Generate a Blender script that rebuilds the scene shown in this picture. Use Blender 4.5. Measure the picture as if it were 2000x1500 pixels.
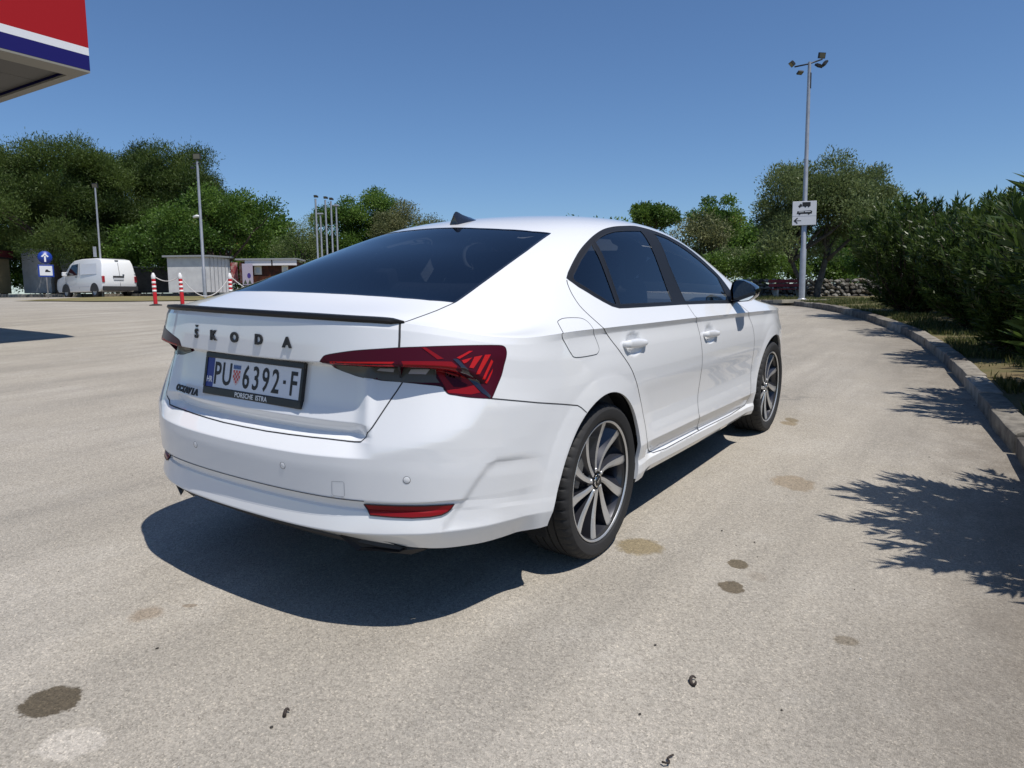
import bpy, bmesh, math, random
import numpy as np
from mathutils import Vector, Matrix, Euler, noise
from mathutils.bvhtree import BVHTree
from mathutils.geometry import delaunay_2d_cdt, intersect_point_tri_2d
R = math.radians
for o in list(bpy.data.objects): bpy.data.objects.remove(o)
scn = bpy.context.scene
col = scn.collection

# ------------------------------------------------------------------ frames
# "car frame": x forward along the car, y left, z square to the tarmac under it, origin below the rear axle.
# the tarmac rises gently away from the camera, so the car frame is tilted against the world (z = up).
GUP = Vector((0.043, 0.044, 0.998)).normalized()
QT = GUP.rotation_difference(Vector((0, 0, 1))).to_matrix()      # car frame -> world
CAM_C = Vector((-2.6004, -2.1629, 1.2385)); YAW, PITCH, ROLL = .5865, -.1737, .0008
def _cam_axes():
    cy, sy, cp, sp = math.cos(YAW), math.sin(YAW), math.cos(PITCH), math.sin(PITCH)
    F = Vector((cy*cp, sy*cp, sp)); Rt = Vector((sy, -cy, 0)); U = Rt.cross(F)
    c, s = math.cos(ROLL), math.sin(ROLL)
    return c*Rt+s*U, -s*Rt+c*U, F
_rt, _up, _fw = [QT @ a for a in _cam_axes()]
CAMW = QT @ CAM_C

# ------------------------------------------------------------------ camera, sky, sun, exposure
cam_d = bpy.data.cameras.new('camera'); cam = bpy.data.objects.new('camera', cam_d); col.objects.link(cam)
cam_d.sensor_width = 36; cam_d.lens = 25.2546; cam_d.clip_start = .05; cam_d.clip_end = 5000
cam.matrix_world = Matrix(((_rt.x, _up.x, -_fw.x, CAMW.x), (_rt.y, _up.y, -_fw.y, CAMW.y), (_rt.z, _up.z, -_fw.z, CAMW.z), (0, 0, 0, 1)))
scn.camera = cam
SUN_DIR = (QT @ Vector((-.045, -.41, 1))).normalized()             # towards the sun
elev = math.asin(SUN_DIR.z); azim = math.atan2(SUN_DIR.x, SUN_DIR.y)
wd = bpy.data.worlds.new('World'); scn.world = wd; wd.use_nodes = True
nt = wd.node_tree; bgn = nt.nodes['Background']
sky = nt.nodes.new('ShaderNodeTexSky'); sky.sky_type = 'NISHITA'; sky.sun_disc = False
sky.sun_elevation = elev; sky.sun_rotation = azim; sky.altitude = 0; sky.air_density = 1.0; sky.dust_density = .1; sky.ozone_density = 10.0
nt.links.new(sky.outputs[0], bgn.inputs[0]); bgn.inputs[1].default_value = .105
sun_d = bpy.data.lights.new('sun', 'SUN'); sun_d.energy = 4.7; sun_d.angle = R(.53); sun_d.color = (1, .95, .88)
sun = bpy.data.objects.new('sun', sun_d); col.objects.link(sun)
sun.rotation_euler = SUN_DIR.to_track_quat('Z', 'Y').to_euler(); sun.location = (0, 0, 30)
scn.view_settings.view_transform = 'Standard'; scn.view_settings.look = 'None'
scn.view_settings.exposure = 0.0; scn.view_settings.gamma = 1; scn.view_settings.use_curve_mapping = False
scn.cycles.max_bounces = 8; scn.cycles.transparent_max_bounces = 16; scn.cycles.caustics_reflective = False; scn.cycles.caustics_refractive = False

# ------------------------------------------------------------------ materials
MATS = {}
def mat(name, color, rough=.5, metal=0, spec=.5, coat=0, coat_rough=.03, emit=None, **kw):
    if name in MATS: return MATS[name]
    m = bpy.data.materials.new(name); m.use_nodes = True
    b = m.node_tree.nodes['Principled BSDF']
    b.inputs['Base Color'].default_value = (*color, 1); b.inputs['Roughness'].default_value = rough
    b.inputs['Metallic'].default_value = metal; b.inputs['Specular IOR Level'].default_value = spec
    b.inputs['Coat Weight'].default_value = coat; b.inputs['Coat Roughness'].default_value = coat_rough
    for k, v in kw.items(): b.inputs[k].default_value = v
    MATS[name] = m
    return m
def node(m, typ, **kw):
    n = m.node_tree.nodes.new(typ)
    for k, v in kw.items():
        if k.startswith('i_'):
            key = k[2:]; key = int(key) if key.isdigit() else key.replace('_', ' ')
            n.inputs[key].default_value = v
        else: setattr(n, k, v)
    return n
def link(m, a, b): m.node_tree.links.new(a, b)
def bsdf(m): return m.node_tree.nodes['Principled BSDF']
def ramp(m, fac, stops):
    r = m.node_tree.nodes.new('ShaderNodeValToRGB'); e = r.color_ramp.elements
    while len(e) < len(stops): e.new(.5)
    for k, (p, c) in enumerate(stops):
        e[k].position = p; e[k].color = (*c, 1) if len(c) == 3 else c
    if fac is not None: link(m, fac, r.inputs[0])
    return r
def noisy(name, c1, c2, scale=8, rough=.8, bump=0, bscale=None, detail=6, spec=.3, metal=0, lo=.35, hi=.65, coords='Object', rough2=None, bdist=.01):
    "a material whose colour wanders between two tones, with fine relief"
    if name in MATS: return MATS[name]
    m = mat(name, c1, rough, metal, spec)
    tc = node(m, 'ShaderNodeTexCoord'); n = node(m, 'ShaderNodeTexNoise', i_Scale=scale, i_Detail=detail, i_Roughness=.6)
    link(m, tc.outputs[coords], n.inputs['Vector'])
    r = ramp(m, n.outputs['Fac'], [(lo, c1), (hi, c2)]); link(m, r.outputs[0], bsdf(m).inputs['Base Color'])
    if bump:
        n2 = node(m, 'ShaderNodeTexNoise', i_Scale=bscale or scale*6, i_Detail=8, i_Roughness=.65); link(m, tc.outputs[coords], n2.inputs['Vector'])
        bp = node(m, 'ShaderNodeBump', i_Strength=bump, i_Distance=bdist); link(m, n2.outputs['Fac'], bp.inputs['Height'])
        link(m, bp.outputs[0], bsdf(m).inputs['Normal'])
    return m

# ------------------------------------------------------------------ mesh helpers
def mesh_obj(name, verts, faces, material=None, parent=None, smooth=False, normals=None, mats=None, midx=None, loc=None):
    me = bpy.data.meshes.new(name); me.from_pydata([tuple(v) for v in verts], [], [tuple(f) for f in faces]); me.update()
    if smooth: me.polygons.foreach_set('use_smooth', [True]*len(me.polygons))
    if normals is not None: me.normals_split_custom_set_from_vertices([tuple(n) for n in normals])
    for m in (mats or ([material] if material else [])): me.materials.append(m)
    if midx is not None: me.polygons.foreach_set('material_index', midx)
    o = bpy.data.objects.new(name, me); col.objects.link(o)
    if parent: o.parent = parent
    if loc is not None: o.location = loc
    return o
def bm_obj(name, bm, material=None, parent=None, smooth=False, bevel=0, seg=2, mats=None, angle=35, loc=None):
    if bevel:
        ed = [e for e in bm.edges if len(e.link_faces) == 2 and e.calc_face_angle(0) > R(angle)]
        bmesh.ops.bevel(bm, geom=ed, offset=bevel, segments=seg, affect='EDGES', profile=.5, clamp_overlap=True)
    me = bpy.data.meshes.new(name); bm.to_mesh(me); bm.free()
    for m in (mats or ([material] if material else [])): me.materials.append(m)
    if smooth:
        me.polygons.foreach_set('use_smooth', [True]*len(me.polygons))
        try: me.set_sharp_from_angle(angle=R(angle if smooth is True else smooth))
        except Exception: pass
    o = bpy.data.objects.new(name, me); col.objects.link(o)
    if parent: o.parent = parent
    if loc is not None: o.location = loc
    return o
def empty(name, loc=(0, 0, 0), rz=0, parent=None):
    o = bpy.data.objects.new(name, None); col.objects.link(o); o.location = loc; o.rotation_euler = (0, 0, rz); o.empty_display_size = .2
    if parent: o.parent = parent
    return o
def tag(o, label=None, cat=None, group=None, kind=None):
    if label: o['label'] = label
    if cat: o['category'] = cat
    if group: o['group'] = group
    if kind: o['kind'] = kind
    return o
def add_box(bm, c, s, rot=None, mi=0):
    M = Matrix.Translation(c)
    if rot is not None: M = M @ (rot.to_4x4() if isinstance(rot, Matrix) else Euler(rot).to_matrix().to_4x4())
    r = bmesh.ops.create_cube(bm, size=1, matrix=M @ Matrix.Diagonal((*s, 1)))
    fs = set(f for v in r['verts'] for f in v.link_faces)
    for f in fs: f.material_index = mi
    return r['verts']
def add_tube(bm, pts, rad, n=10, cap=True, mi=0, closed=False):
    pts = [Vector(p) for p in pts]; rads = rad if hasattr(rad, '__len__') else [rad]*len(pts)
    rings = []; prev = None
    for i, p in enumerate(pts):
        a = pts[max(i-1, 0)]; b = pts[min(i+1, len(pts)-1)]
        if closed: a = pts[i-1]; b = pts[(i+1) % len(pts)]
        d = (b-a).normalized()
        if prev is None:
            prev = d.orthogonal().normalized()
        x = (prev-d*prev.dot(d))
        x = x.normalized() if x.length > 1e-6 else d.orthogonal().normalized()
        prev = x; y = d.cross(x)
        rings.append([bm.verts.new(p+(x*math.cos(2*math.pi*k/n)+y*math.sin(2*math.pi*k/n))*rads[i]) for k in range(n)])
    m = len(rings)
    for i in range(m if closed else m-1):
        A, B = rings[i], rings[(i+1) % m]
        for k in range(n):
            f = bm.faces.new((A[k], A[(k+1) % n], B[(k+1) % n], B[k])); f.material_index = mi; f.smooth = True
    if cap and not closed:
        f = bm.faces.new(rings[0][::-1]); f.material_index = mi; f = bm.faces.new(rings[-1]); f.material_index = mi
    return rings
def add_prism(bm, poly, z0, z1, M=None, mi=0):
    "poly in xy extruded along z, optionally moved by matrix M"
    M = M or Matrix.Identity(4)
    a = [bm.verts.new(M @ Vector((x, y, z0))) for x, y in poly]; b = [bm.verts.new(M @ Vector((x, y, z1))) for x, y in poly]
    n = len(poly); fs = [bm.faces.new(a[::-1]), bm.faces.new(b)]
    for k in range(n): fs.append(bm.faces.new((a[k], a[(k+1) % n], b[(k+1) % n], b[k])))
    for f in fs: f.material_index = mi
    bmesh.ops.recalc_face_normals(bm, faces=fs)
    return fs
def add_lathe(bm, prof, n=24, M=None, mi=0, axis='Z'):
    "prof: (r, z) points turned about z"
    M = M or Matrix.Identity(4); rings = []
    for r, z in prof:
        rings.append([bm.verts.new(M @ Vector((r*math.cos(2*math.pi*k/n), r*math.sin(2*math.pi*k/n), z))) for k in range(n)] if r > 1e-6 else [bm.verts.new(M @ Vector((0, 0, z)))])
    fs = []
    for A, B in zip(rings, rings[1:]):
        for k in range(n):
            q = [A[k % len(A)], A[(k+1) % len(A)], B[(k+1) % len(B)], B[k % len(B)]]
            q2 = []
            for v in q:
                if v not in q2: q2.append(v)
            if len(q2) > 2:
                f = bm.faces.new(q2); f.material_index = mi; f.smooth = True; fs.append(f)
    return fs
def dup_tree(o, parent=None):
    c = o.copy(); col.objects.link(c); c.parent = parent
    for ch in o.children: dup_tree(ch, c)
    return c
def text_mesh(s, size, depth, font_scale_x=1, bold=0, align='CENTER'):
    "flat lettering as mesh data (verts, faces) in the xy plane"
    cu = bpy.data.curves.new('t', 'FONT'); cu.body = s; cu.size = size; cu.extrude = depth; cu.align_x = align; cu.offset = bold; cu.resolution_u = 3
    o = bpy.data.objects.new('t', cu); col.objects.link(o)
    dg = bpy.context.evaluated_depsgraph_get(); me = bpy.data.meshes.new_from_object(o.evaluated_get(dg))
    V = [Vector((v.co.x*font_scale_x, v.co.y, v.co.z)) for v in me.vertices]; Fc = [tuple(p.vertices) for p in me.polygons]
    bpy.data.objects.remove(o); bpy.data.curves.remove(cu); bpy.data.meshes.remove(me)
    return V, Fc
# ------------------------------------------------------------------ the lie of the land
F2 = Vector((_fw.x, _fw.y)).normalized(); R2 = Vector((_rt.x, _rt.y)).normalized()
PN = QT @ Vector((0, 0, 1))
def soft(s, a, b): return s if s < a else a+(1-math.exp(-(s-a)/b))*b
def ground(x, y):
    "height of the tarmac: the slope the car stands on, easing off to level farther away"
    d = Vector((x-CAMW.x, y-CAMW.y)); s = d.dot(F2); l = d.dot(R2)
    s = soft(s, 14, 9.5)+.22*max(0, s-24); l = math.tanh(l/26)*26
    q = Vector((CAMW.x, CAMW.y))+F2*s+R2*l
    return -(PN.x*q.x+PN.y*q.y)/PN.z
def sl(s, l):
    "world xy from distance ahead of the camera and distance to the right"
    q = Vector((CAMW.x, CAMW.y))+F2*s+R2*l; return q.x, q.y
def gsl(s, l): x, y = sl(s, l); return Vector((x, y, ground(x, y)))
# outlines on the right-hand body side, car frame: (patch, x, y, z)
LN = {
 'DLO': [('U',-0.0618,-0.7386,1.1576), ('U',-0.0229,-0.7236,1.1791), ('U',0.0698,-0.6955,1.2215), ('U',0.1789,-0.6648,1.2665), ('U',0.2948,-0.6376,1.3056), ('U',0.4275,-0.6095,1.3430), ('U',0.5717,-0.5841,1.3736), ('U',0.7106,-0.5709,1.3908), ('U',0.8341,-0.5659,1.3986), ('U',0.9804,-0.5596,1.4040), ('U',1.0619,-0.5708,1.3978), ('U',1.2068,-0.5933,1.3788), ('U',1.3670,-0.6150,1.3489), ('U',1.5377,-0.6386,1.3038), ('U',1.6913,-0.6746,1.2388), ('U',1.7894,-0.7029,1.1863), ('U',1.8849,-0.7337,1.1273), ('U',1.9392,-0.7682,1.0659), ('U',1.9641,-0.7988,1.0166), ('U',1.9017,-0.8291,0.9788), ('U',1.8171,-0.8413,0.9677), ('U',1.4046,-0.8409,0.9878), ('U',0.9532,-0.8411,1.0057), ('U',0.4584,-0.8453,1.0208), ('U',0.2841,-0.8467,1.0264), ('U',0.2033,-0.8458,1.0298), ('U',0.1477,-0.8388,1.0408), ('U',0.0930,-0.8239,1.0622), ('U',0.0448,-0.8068,1.0848), ('U',-0.0250,-0.7727,1.1237)],
 'QUARTER': [('U',-0.0064,-0.7359,1.1687), ('U',0.1299,-0.6968,1.2298), ('U',0.3062,-0.6523,1.2956), ('U',0.3240,-0.6507,1.2993), ('U',0.3126,-0.6646,1.2855), ('U',0.1985,-0.8369,1.0434), ('U',0.1673,-0.8339,1.0482), ('U',0.1366,-0.8272,1.0581), ('U',0.0609,-0.7982,1.0975), ('U',-0.0200,-0.7556,1.1447), ('U',-0.0220,-0.7447,1.1568)],
 'REARPANE': [('U',0.3648,-0.6423,1.3114), ('U',0.4476,-0.6258,1.3340), ('U',0.5352,-0.6135,1.3517), ('U',0.6402,-0.6053,1.3657), ('U',0.7618,-0.6030,1.3736), ('U',0.9607,-0.6010,1.3791), ('U',0.8565,-0.8338,1.0204), ('U',0.5011,-0.8365,1.0322), ('U',0.2349,-0.8377,1.0416)],
 'FRONTPANE': [('U',1.1148,-0.6110,1.3690), ('U',1.2627,-0.6276,1.3464), ('U',1.4738,-0.6629,1.2854), ('U',1.6346,-0.6951,1.2208), ('U',1.7384,-0.7207,1.1685), ('U',1.8293,-0.7422,1.1223), ('U',1.8151,-0.7783,1.0641), ('U',1.7896,-0.8178,1.0024), ('U',1.7407,-0.8307,0.9866), ('U',1.3701,-0.8324,1.0016), ('U',1.0357,-0.8332,1.0141), ('U',1.0557,-0.7202,1.2174)],
 'REARGLASS': [('U',0.0841,-0.0477,1.3763), ('U',0.0859,-0.1962,1.3704), ('U',0.1001,-0.3185,1.3638), ('U',0.1369,-0.4515,1.3528), ('U',0.1838,-0.5152,1.3459), ('U',-0.0798,-0.5578,1.2681), ('U',-0.2941,-0.5827,1.1994), ('U',-0.4779,-0.6049,1.1401), ('U',-0.6484,-0.6294,1.0884), ('U',-0.6899,-0.5551,1.0953), ('U',-0.7142,-0.4601,1.1010), ('U',-0.7343,-0.3080,1.1063), ('U',-0.7478,-0.1393,1.1095), ('U',-0.7521,-0.0052,1.1102), ('U',-0.7466,0.1641,1.1091)],
 'TRUNKTOP': [('U',-0.6500,-0.6307,1.0877), ('U',-0.7007,-0.6309,1.0765), ('U',-0.7522,-0.6331,1.0659), ('U',-0.8228,-0.6335,1.0536), ('U',-0.8913,-0.6326,1.0419), ('L',-0.9258,-0.6334,1.0324)],
 'TRUNKSIDE': [('L',-0.9289,-0.6318,1.0286), ('L',-0.9383,-0.6381,0.9929), ('L',-0.9453,-0.6413,0.9618), ('L',-0.9555,-0.6478,0.9121), ('L',-0.9213,-0.6143,0.8507)],
 'TRUNKLOW': [('L',-0.9173,-0.6258,0.8479), ('L',-0.9336,-0.6158,0.8212), ('L',-0.9502,-0.6039,0.7945), ('L',-0.9752,-0.5862,0.7520), ('L',-1.0005,-0.5690,0.7097), ('L',-1.0148,-0.5313,0.6607)],
 'TRUNKBOT': [('L',-1.0148,-0.5313,0.6607), ('L',-1.0275,-0.4399,0.6562), ('L',-1.0416,-0.3340,0.6537), ('L',-1.0516,-0.2311,0.6511), ('L',-1.0584,-0.1193,0.6488)],
 'LAMP': [('L',-1.0375,-0.3833,0.9096), ('L',-1.0348,-0.3930,0.9223), ('L',-1.0315,-0.4066,0.9313), ('L',-1.0192,-0.4594,0.9421), ('L',-1.0028,-0.5134,0.9507), ('L',-0.9747,-0.5834,0.9576), ('L',-0.9464,-0.6390,0.9625), ('L',-0.9093,-0.6948,0.9650), ('L',-0.8593,-0.7441,0.9659), ('L',-0.8074,-0.7767,0.9645), ('L',-0.7459,-0.8040,0.9613), ('L',-0.6879,-0.8216,0.9568), ('L',-0.6576,-0.8292,0.9533), ('L',-0.6452,-0.8330,0.9484), ('L',-0.6406,-0.8361,0.9405), ('L',-0.6434,-0.8400,0.9239), ('L',-0.6616,-0.8420,0.8903), ('L',-0.6769,-0.8422,0.8582), ('L',-0.7042,-0.8426,0.8246), ('L',-0.7325,-0.8420,0.7893), ('L',-0.7713,-0.8190,0.7955), ('L',-0.7986,-0.7923,0.8003), ('L',-0.8247,-0.7672,0.8076), ('L',-0.8406,-0.7509,0.8126), ('L',-0.8462,-0.7390,0.8255), ('L',-0.8504,-0.7292,0.8361), ('L',-0.8869,-0.6828,0.8441), ('L',-0.9161,-0.6269,0.8495), ('L',-0.9223,-0.6122,0.8507), ('L',-0.9432,-0.5576,0.8527), ('L',-0.9697,-0.4866,0.8621), ('L',-0.9739,-0.4540,0.8690), ('L',-0.9787,-0.4171,0.8773), ('L',-0.9815,-0.3848,0.8868), ('L',-1.0056,-0.3854,0.8983)],
 'LAMPMID': [('L',-1.0375,-0.3833,0.9096), ('L',-1.0255,-0.4527,0.9103), ('L',-1.0060,-0.5236,0.9096), ('L',-0.9789,-0.5854,0.9074), ('L',-0.9537,-0.6437,0.9067), ('L',-0.9175,-0.7002,0.9053), ('L',-0.8800,-0.7473,0.9029), ('L',-0.8218,-0.7450,0.8557), ('L',-0.8074,-0.7847,0.8009)],
 'SEAM': [('L',-0.7325,-0.8420,0.7893), ('L',-0.6440,-0.8629,0.7709), ('L',-0.5124,-0.8823,0.7431), ('L',-0.3564,-0.8962,0.7127), ('L',-0.2634,-0.9055,0.6931), ('L',-0.2411,-0.9089,0.6818), ('L',-0.2051,-0.9145,0.6562)],
 'DOORR': [('U',-0.0695,-0.7431,1.1518), ('U',-0.0859,-0.7572,1.1344), ('U',-0.1047,-0.7878,1.0977), ('U',-0.1064,-0.8237,1.0540), ('U',-0.0787,-0.8550,1.0136), ('U',-0.0308,-0.8881,0.9663), ('L',0.0185,-0.8814,0.9372), ('L',0.0719,-0.8912,0.8900), ('L',0.1296,-0.9000,0.8419), ('L',0.1943,-0.9071,0.7859), ('L',0.2451,-0.9098,0.7295), ('L',0.2936,-0.9087,0.6599), ('L',0.3353,-0.9063,0.5893), ('L',0.3770,-0.9088,0.4936), ('L',0.3920,-0.9150,0.4197), ('L',0.4297,-0.9031,0.3733), ('L',0.5157,-0.8783,0.3329), ('L',0.5369,-0.8853,0.3228)],
 'DOORBOT': [('L',0.5369,-0.8853,0.3228), ('L',0.6821,-0.8922,0.3127), ('L',0.9709,-0.8910,0.3077), ('L',1.3077,-0.8876,0.3003), ('L',1.7411,-0.8864,0.2859), ('L',2.1712,-0.8951,0.2778)],
 'DOORF': [('U',1.0375,-0.8413,1.0021), ('U',1.0327,-0.8666,0.9688), ('U',1.0322,-0.8886,0.9419), ('L',1.0758,-0.8845,0.9053), ('L',1.0879,-0.8966,0.8510), ('L',1.1029,-0.9095,0.7622), ('L',1.1129,-0.9096,0.6581), ('L',1.1126,-0.9010,0.5741), ('L',1.0928,-0.9049,0.4590), ('L',1.1058,-0.9133,0.3944), ('L',1.1750,-0.8891,0.3036)],
 'FUEL': [('U',-0.3181,-0.8485,1.0114), ('U',-0.2757,-0.8458,1.0177), ('U',-0.2054,-0.8504,1.0156), ('U',-0.1468,-0.8575,1.0084), ('U',-0.1194,-0.8712,0.9903), ('L',-0.1099,-0.8863,0.9625), ('L',-0.0839,-0.8821,0.9300), ('L',-0.0679,-0.8907,0.8885), ('L',-0.0818,-0.8936,0.8726), ('L',-0.1143,-0.8936,0.8675), ('L',-0.2505,-0.8886,0.8726), ('L',-0.2833,-0.8846,0.8913), ('L',-0.3109,-0.8779,0.9269), ('L',-0.3363,-0.8758,0.9620), ('U',-0.3280,-0.8543,1.0030)],
 'REFL': [('L',-1.0199,-0.5425,0.4578), ('L',-0.9905,-0.6133,0.4591), ('L',-0.9561,-0.6782,0.4600), ('L',-0.9130,-0.7375,0.4604), ('L',-0.8631,-0.7854,0.4594), ('L',-0.8708,-0.7766,0.4436), ('L',-0.8809,-0.7697,0.4340), ('L',-0.8958,-0.7585,0.4268), ('L',-0.9226,-0.7340,0.4231), ('L',-0.9586,-0.6900,0.4218), ('L',-0.9916,-0.6328,0.4231), ('L',-1.0199,-0.5683,0.4250)],
 'TOW': [('L',-1.0701,-0.4501,0.5302), ('L',-1.0602,-0.4912,0.5332), ('L',-1.0591,-0.4944,0.5284), ('L',-1.0578,-0.4930,0.4867), ('L',-1.0592,-0.4872,0.4826), ('L',-1.0674,-0.4536,0.4820), ('L',-1.0689,-0.4474,0.4882)],
 'LRED': [('L',-0.9496,-0.6544,0.9223), ('L',-0.9019,-0.7201,0.9219), ('L',-0.8450,-0.7683,0.9177), ('L',-0.7810,-0.7790,0.8583), ('L',-0.7629,-0.8197,0.8117), ('L',-0.7871,-0.7998,0.8065), ('L',-0.8403,-0.7501,0.8147), ('L',-0.8457,-0.7232,0.8553), ('L',-0.8517,-0.7009,0.8907), ('L',-0.9503,-0.6546,0.9072)],
 'LHOOK': [('L',-0.8545,-0.7354,0.8914), ('L',-0.8538,-0.7560,0.8930), ('L',-0.7855,-0.7863,0.8357), ('L',-0.7947,-0.7805,0.8303), ('L',-0.8219,-0.7571,0.8320)],
 'LDIAG': [('L',-0.8406,-0.7692,0.9259), ('L',-0.8266,-0.7779,0.9249), ('L',-0.7780,-0.8061,0.8621), ('L',-0.7357,-0.8397,0.7974), ('L',-0.7408,-0.8391,0.7919), ('L',-0.7596,-0.8235,0.8098), ('L',-0.7853,-0.7822,0.8620)],
 'LBAR': [('L',-1.0312,-0.4218,0.9124), ('L',-1.0044,-0.5279,0.9167), ('L',-0.9608,-0.6340,0.9200), ('L',-0.9584,-0.6312,0.9063), ('L',-0.9929,-0.5156,0.9043), ('L',-1.0299,-0.4200,0.9070)],
 'LGREY': [('L',-1.0138,-0.3946,0.9010), ('L',-0.9820,-0.5044,0.9000), ('L',-0.9458,-0.6194,0.9014), ('L',-0.8843,-0.7218,0.8980), ('L',-0.8504,-0.7234,0.8465), ('L',-0.8854,-0.6826,0.8476), ('L',-0.9183,-0.6235,0.8480), ('L',-0.9434,-0.5566,0.8533), ('L',-0.9698,-0.4900,0.8604), ('L',-0.9801,-0.4056,0.8790)],
 'REV1': [('L',-0.9438,-0.5398,0.8819), ('L',-0.9341,-0.5455,0.8879), ('L',-0.9145,-0.5923,0.8884), ('L',-0.9193,-0.5918,0.8778)],
 'REV2': [('L',-0.9005,-0.6372,0.8736), ('L',-0.8921,-0.6413,0.8874), ('L',-0.8584,-0.6912,0.8874), ('L',-0.8716,-0.6846,0.8723)],
 'FIN1': [('L',-0.8162,-0.7848,0.9196), ('L',-0.7808,-0.8006,0.9261), ('L',-0.8021,-0.7936,0.9115), ('L',-0.8108,-0.7897,0.9093)],
 'FIN2': [('L',-0.7735,-0.8035,0.9275), ('L',-0.7455,-0.8143,0.9299), ('L',-0.7827,-0.8058,0.8916), ('L',-0.7963,-0.7994,0.8955)],
 'FIN3': [('L',-0.7357,-0.8176,0.9305), ('L',-0.7126,-0.8240,0.9297), ('L',-0.7641,-0.8169,0.8715), ('L',-0.7770,-0.8118,0.8727)],
 'FIN4': [('L',-0.7134,-0.8266,0.9139), ('L',-0.7067,-0.8293,0.9064), ('L',-0.7477,-0.8256,0.8529), ('L',-0.7565,-0.8217,0.8555)],
 'FIN5': [('L',-0.7107,-0.8308,0.8846), ('L',-0.7153,-0.8311,0.8714), ('L',-0.7415,-0.8286,0.8386), ('L',-0.7469,-0.8258,0.8425)],
 'FIN6': [('L',-0.8295,-0.7752,0.9290), ('L',-0.7871,-0.7931,0.9468), ('L',-0.7750,-0.7986,0.9459), ('L',-0.8210,-0.7811,0.9245)],
 'FIN7': [('L',-0.9062,-0.6993,0.9636), ('L',-0.8978,-0.7092,0.9634), ('L',-0.8641,-0.7524,0.9273), ('L',-0.8797,-0.7398,0.9265)],
}
# ================================================================== the white car: body surfaces
def cspline(k, y):
    k = np.asarray(k, float); y = np.asarray(y, float); n = len(k); h = np.diff(k)
    A = np.zeros((n, n)); b = np.zeros((n,)+y.shape[1:]); A[0, 0] = A[-1, -1] = 1
    for i in range(1, n-1):
        A[i, i-1] = h[i-1]; A[i, i] = 2*(h[i-1]+h[i]); A[i, i+1] = h[i]; b[i] = 6*((y[i+1]-y[i])/h[i]-(y[i]-y[i-1])/h[i-1])
    m = np.linalg.solve(A, b)
    def f(x):
        x = np.atleast_1d(np.asarray(x, float)); i = np.clip(np.searchsorted(k, x)-1, 0, n-2); d = x-k[i]; H = h[i]
        if y.ndim > 1: d = d.reshape((-1,)+(1,)*(y.ndim-1)); H = H.reshape(d.shape)
        return y[i]+d*((y[i+1]-y[i])/H-H*(2*m[i]+m[i+1])/6)+d*d*m[i]/2+d**3*(m[i+1]-m[i])/(6*H)
    return f
def pchip(k, y):
    k = np.asarray(k, float); y = np.asarray(y, float); h = np.diff(k); dl = np.diff(y)/h; n = len(k); d = np.zeros(n)
    for i in range(1, n-1):
        if dl[i-1]*dl[i] > 0:
            w1 = 2*h[i]+h[i-1]; w2 = h[i]+2*h[i-1]; d[i] = (w1+w2)/(w1/dl[i-1]+w2/dl[i])
    d[0] = dl[0]; d[-1] = dl[-1]
    def f(x):
        x = np.atleast_1d(np.asarray(x, float)); i = np.clip(np.searchsorted(k, x)-1, 0, n-2); t = (x-k[i])/h[i]
        return (1+2*t)*(1-t)**2*y[i]+t*(1-t)**2*h[i]*d[i]+t*t*(3-2*t)*y[i+1]+t*t*(t-1)*h[i]*d[i+1]
    return f
def sstep(a, b, x): t = np.clip((np.asarray(x, float)-a)/(b-a), 0, 1); return t*t*(3-2*t)

# ================================================================== setting: tarmac, verge, kerbs
KERB = [(-2.0, -.6), (0.0, .55), (1.5, 1.45), (2.6, 2.14), (3.6, 2.72), (4.29, 3.10), (4.89, 3.39), (6.48, 4.19), (8.34, 5.07), (10.53, 6.0), (12.4, 6.62), (14.31, 7.11), (16.6, 7.62), (18.84, 7.98), (20.8, 8.15), (22.2, 7.95), (23.4, 7.2), (24.3, 5.8), (24.9, 3.5), (25.3, .5), (25.8, -3), (26.3, -5.5)]
_kp = np.array(KERB); _kk = np.r_[0, np.cumsum(np.linalg.norm(np.diff(_kp, axis=0), axis=1))]; KF = cspline(_kk, _kp)
def kerb_at(d):
    p = KF(d)[0]; q = KF(d+.02)[0]; t = (q-p)/np.linalg.norm(q-p); return p, np.array([t[1]*-1, t[0]])*-1, t     # point, direction away from the road
_p, _n, _t = kerb_at(_kk[7]); KSG = 1 if _n[1] > 0 else -1
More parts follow.
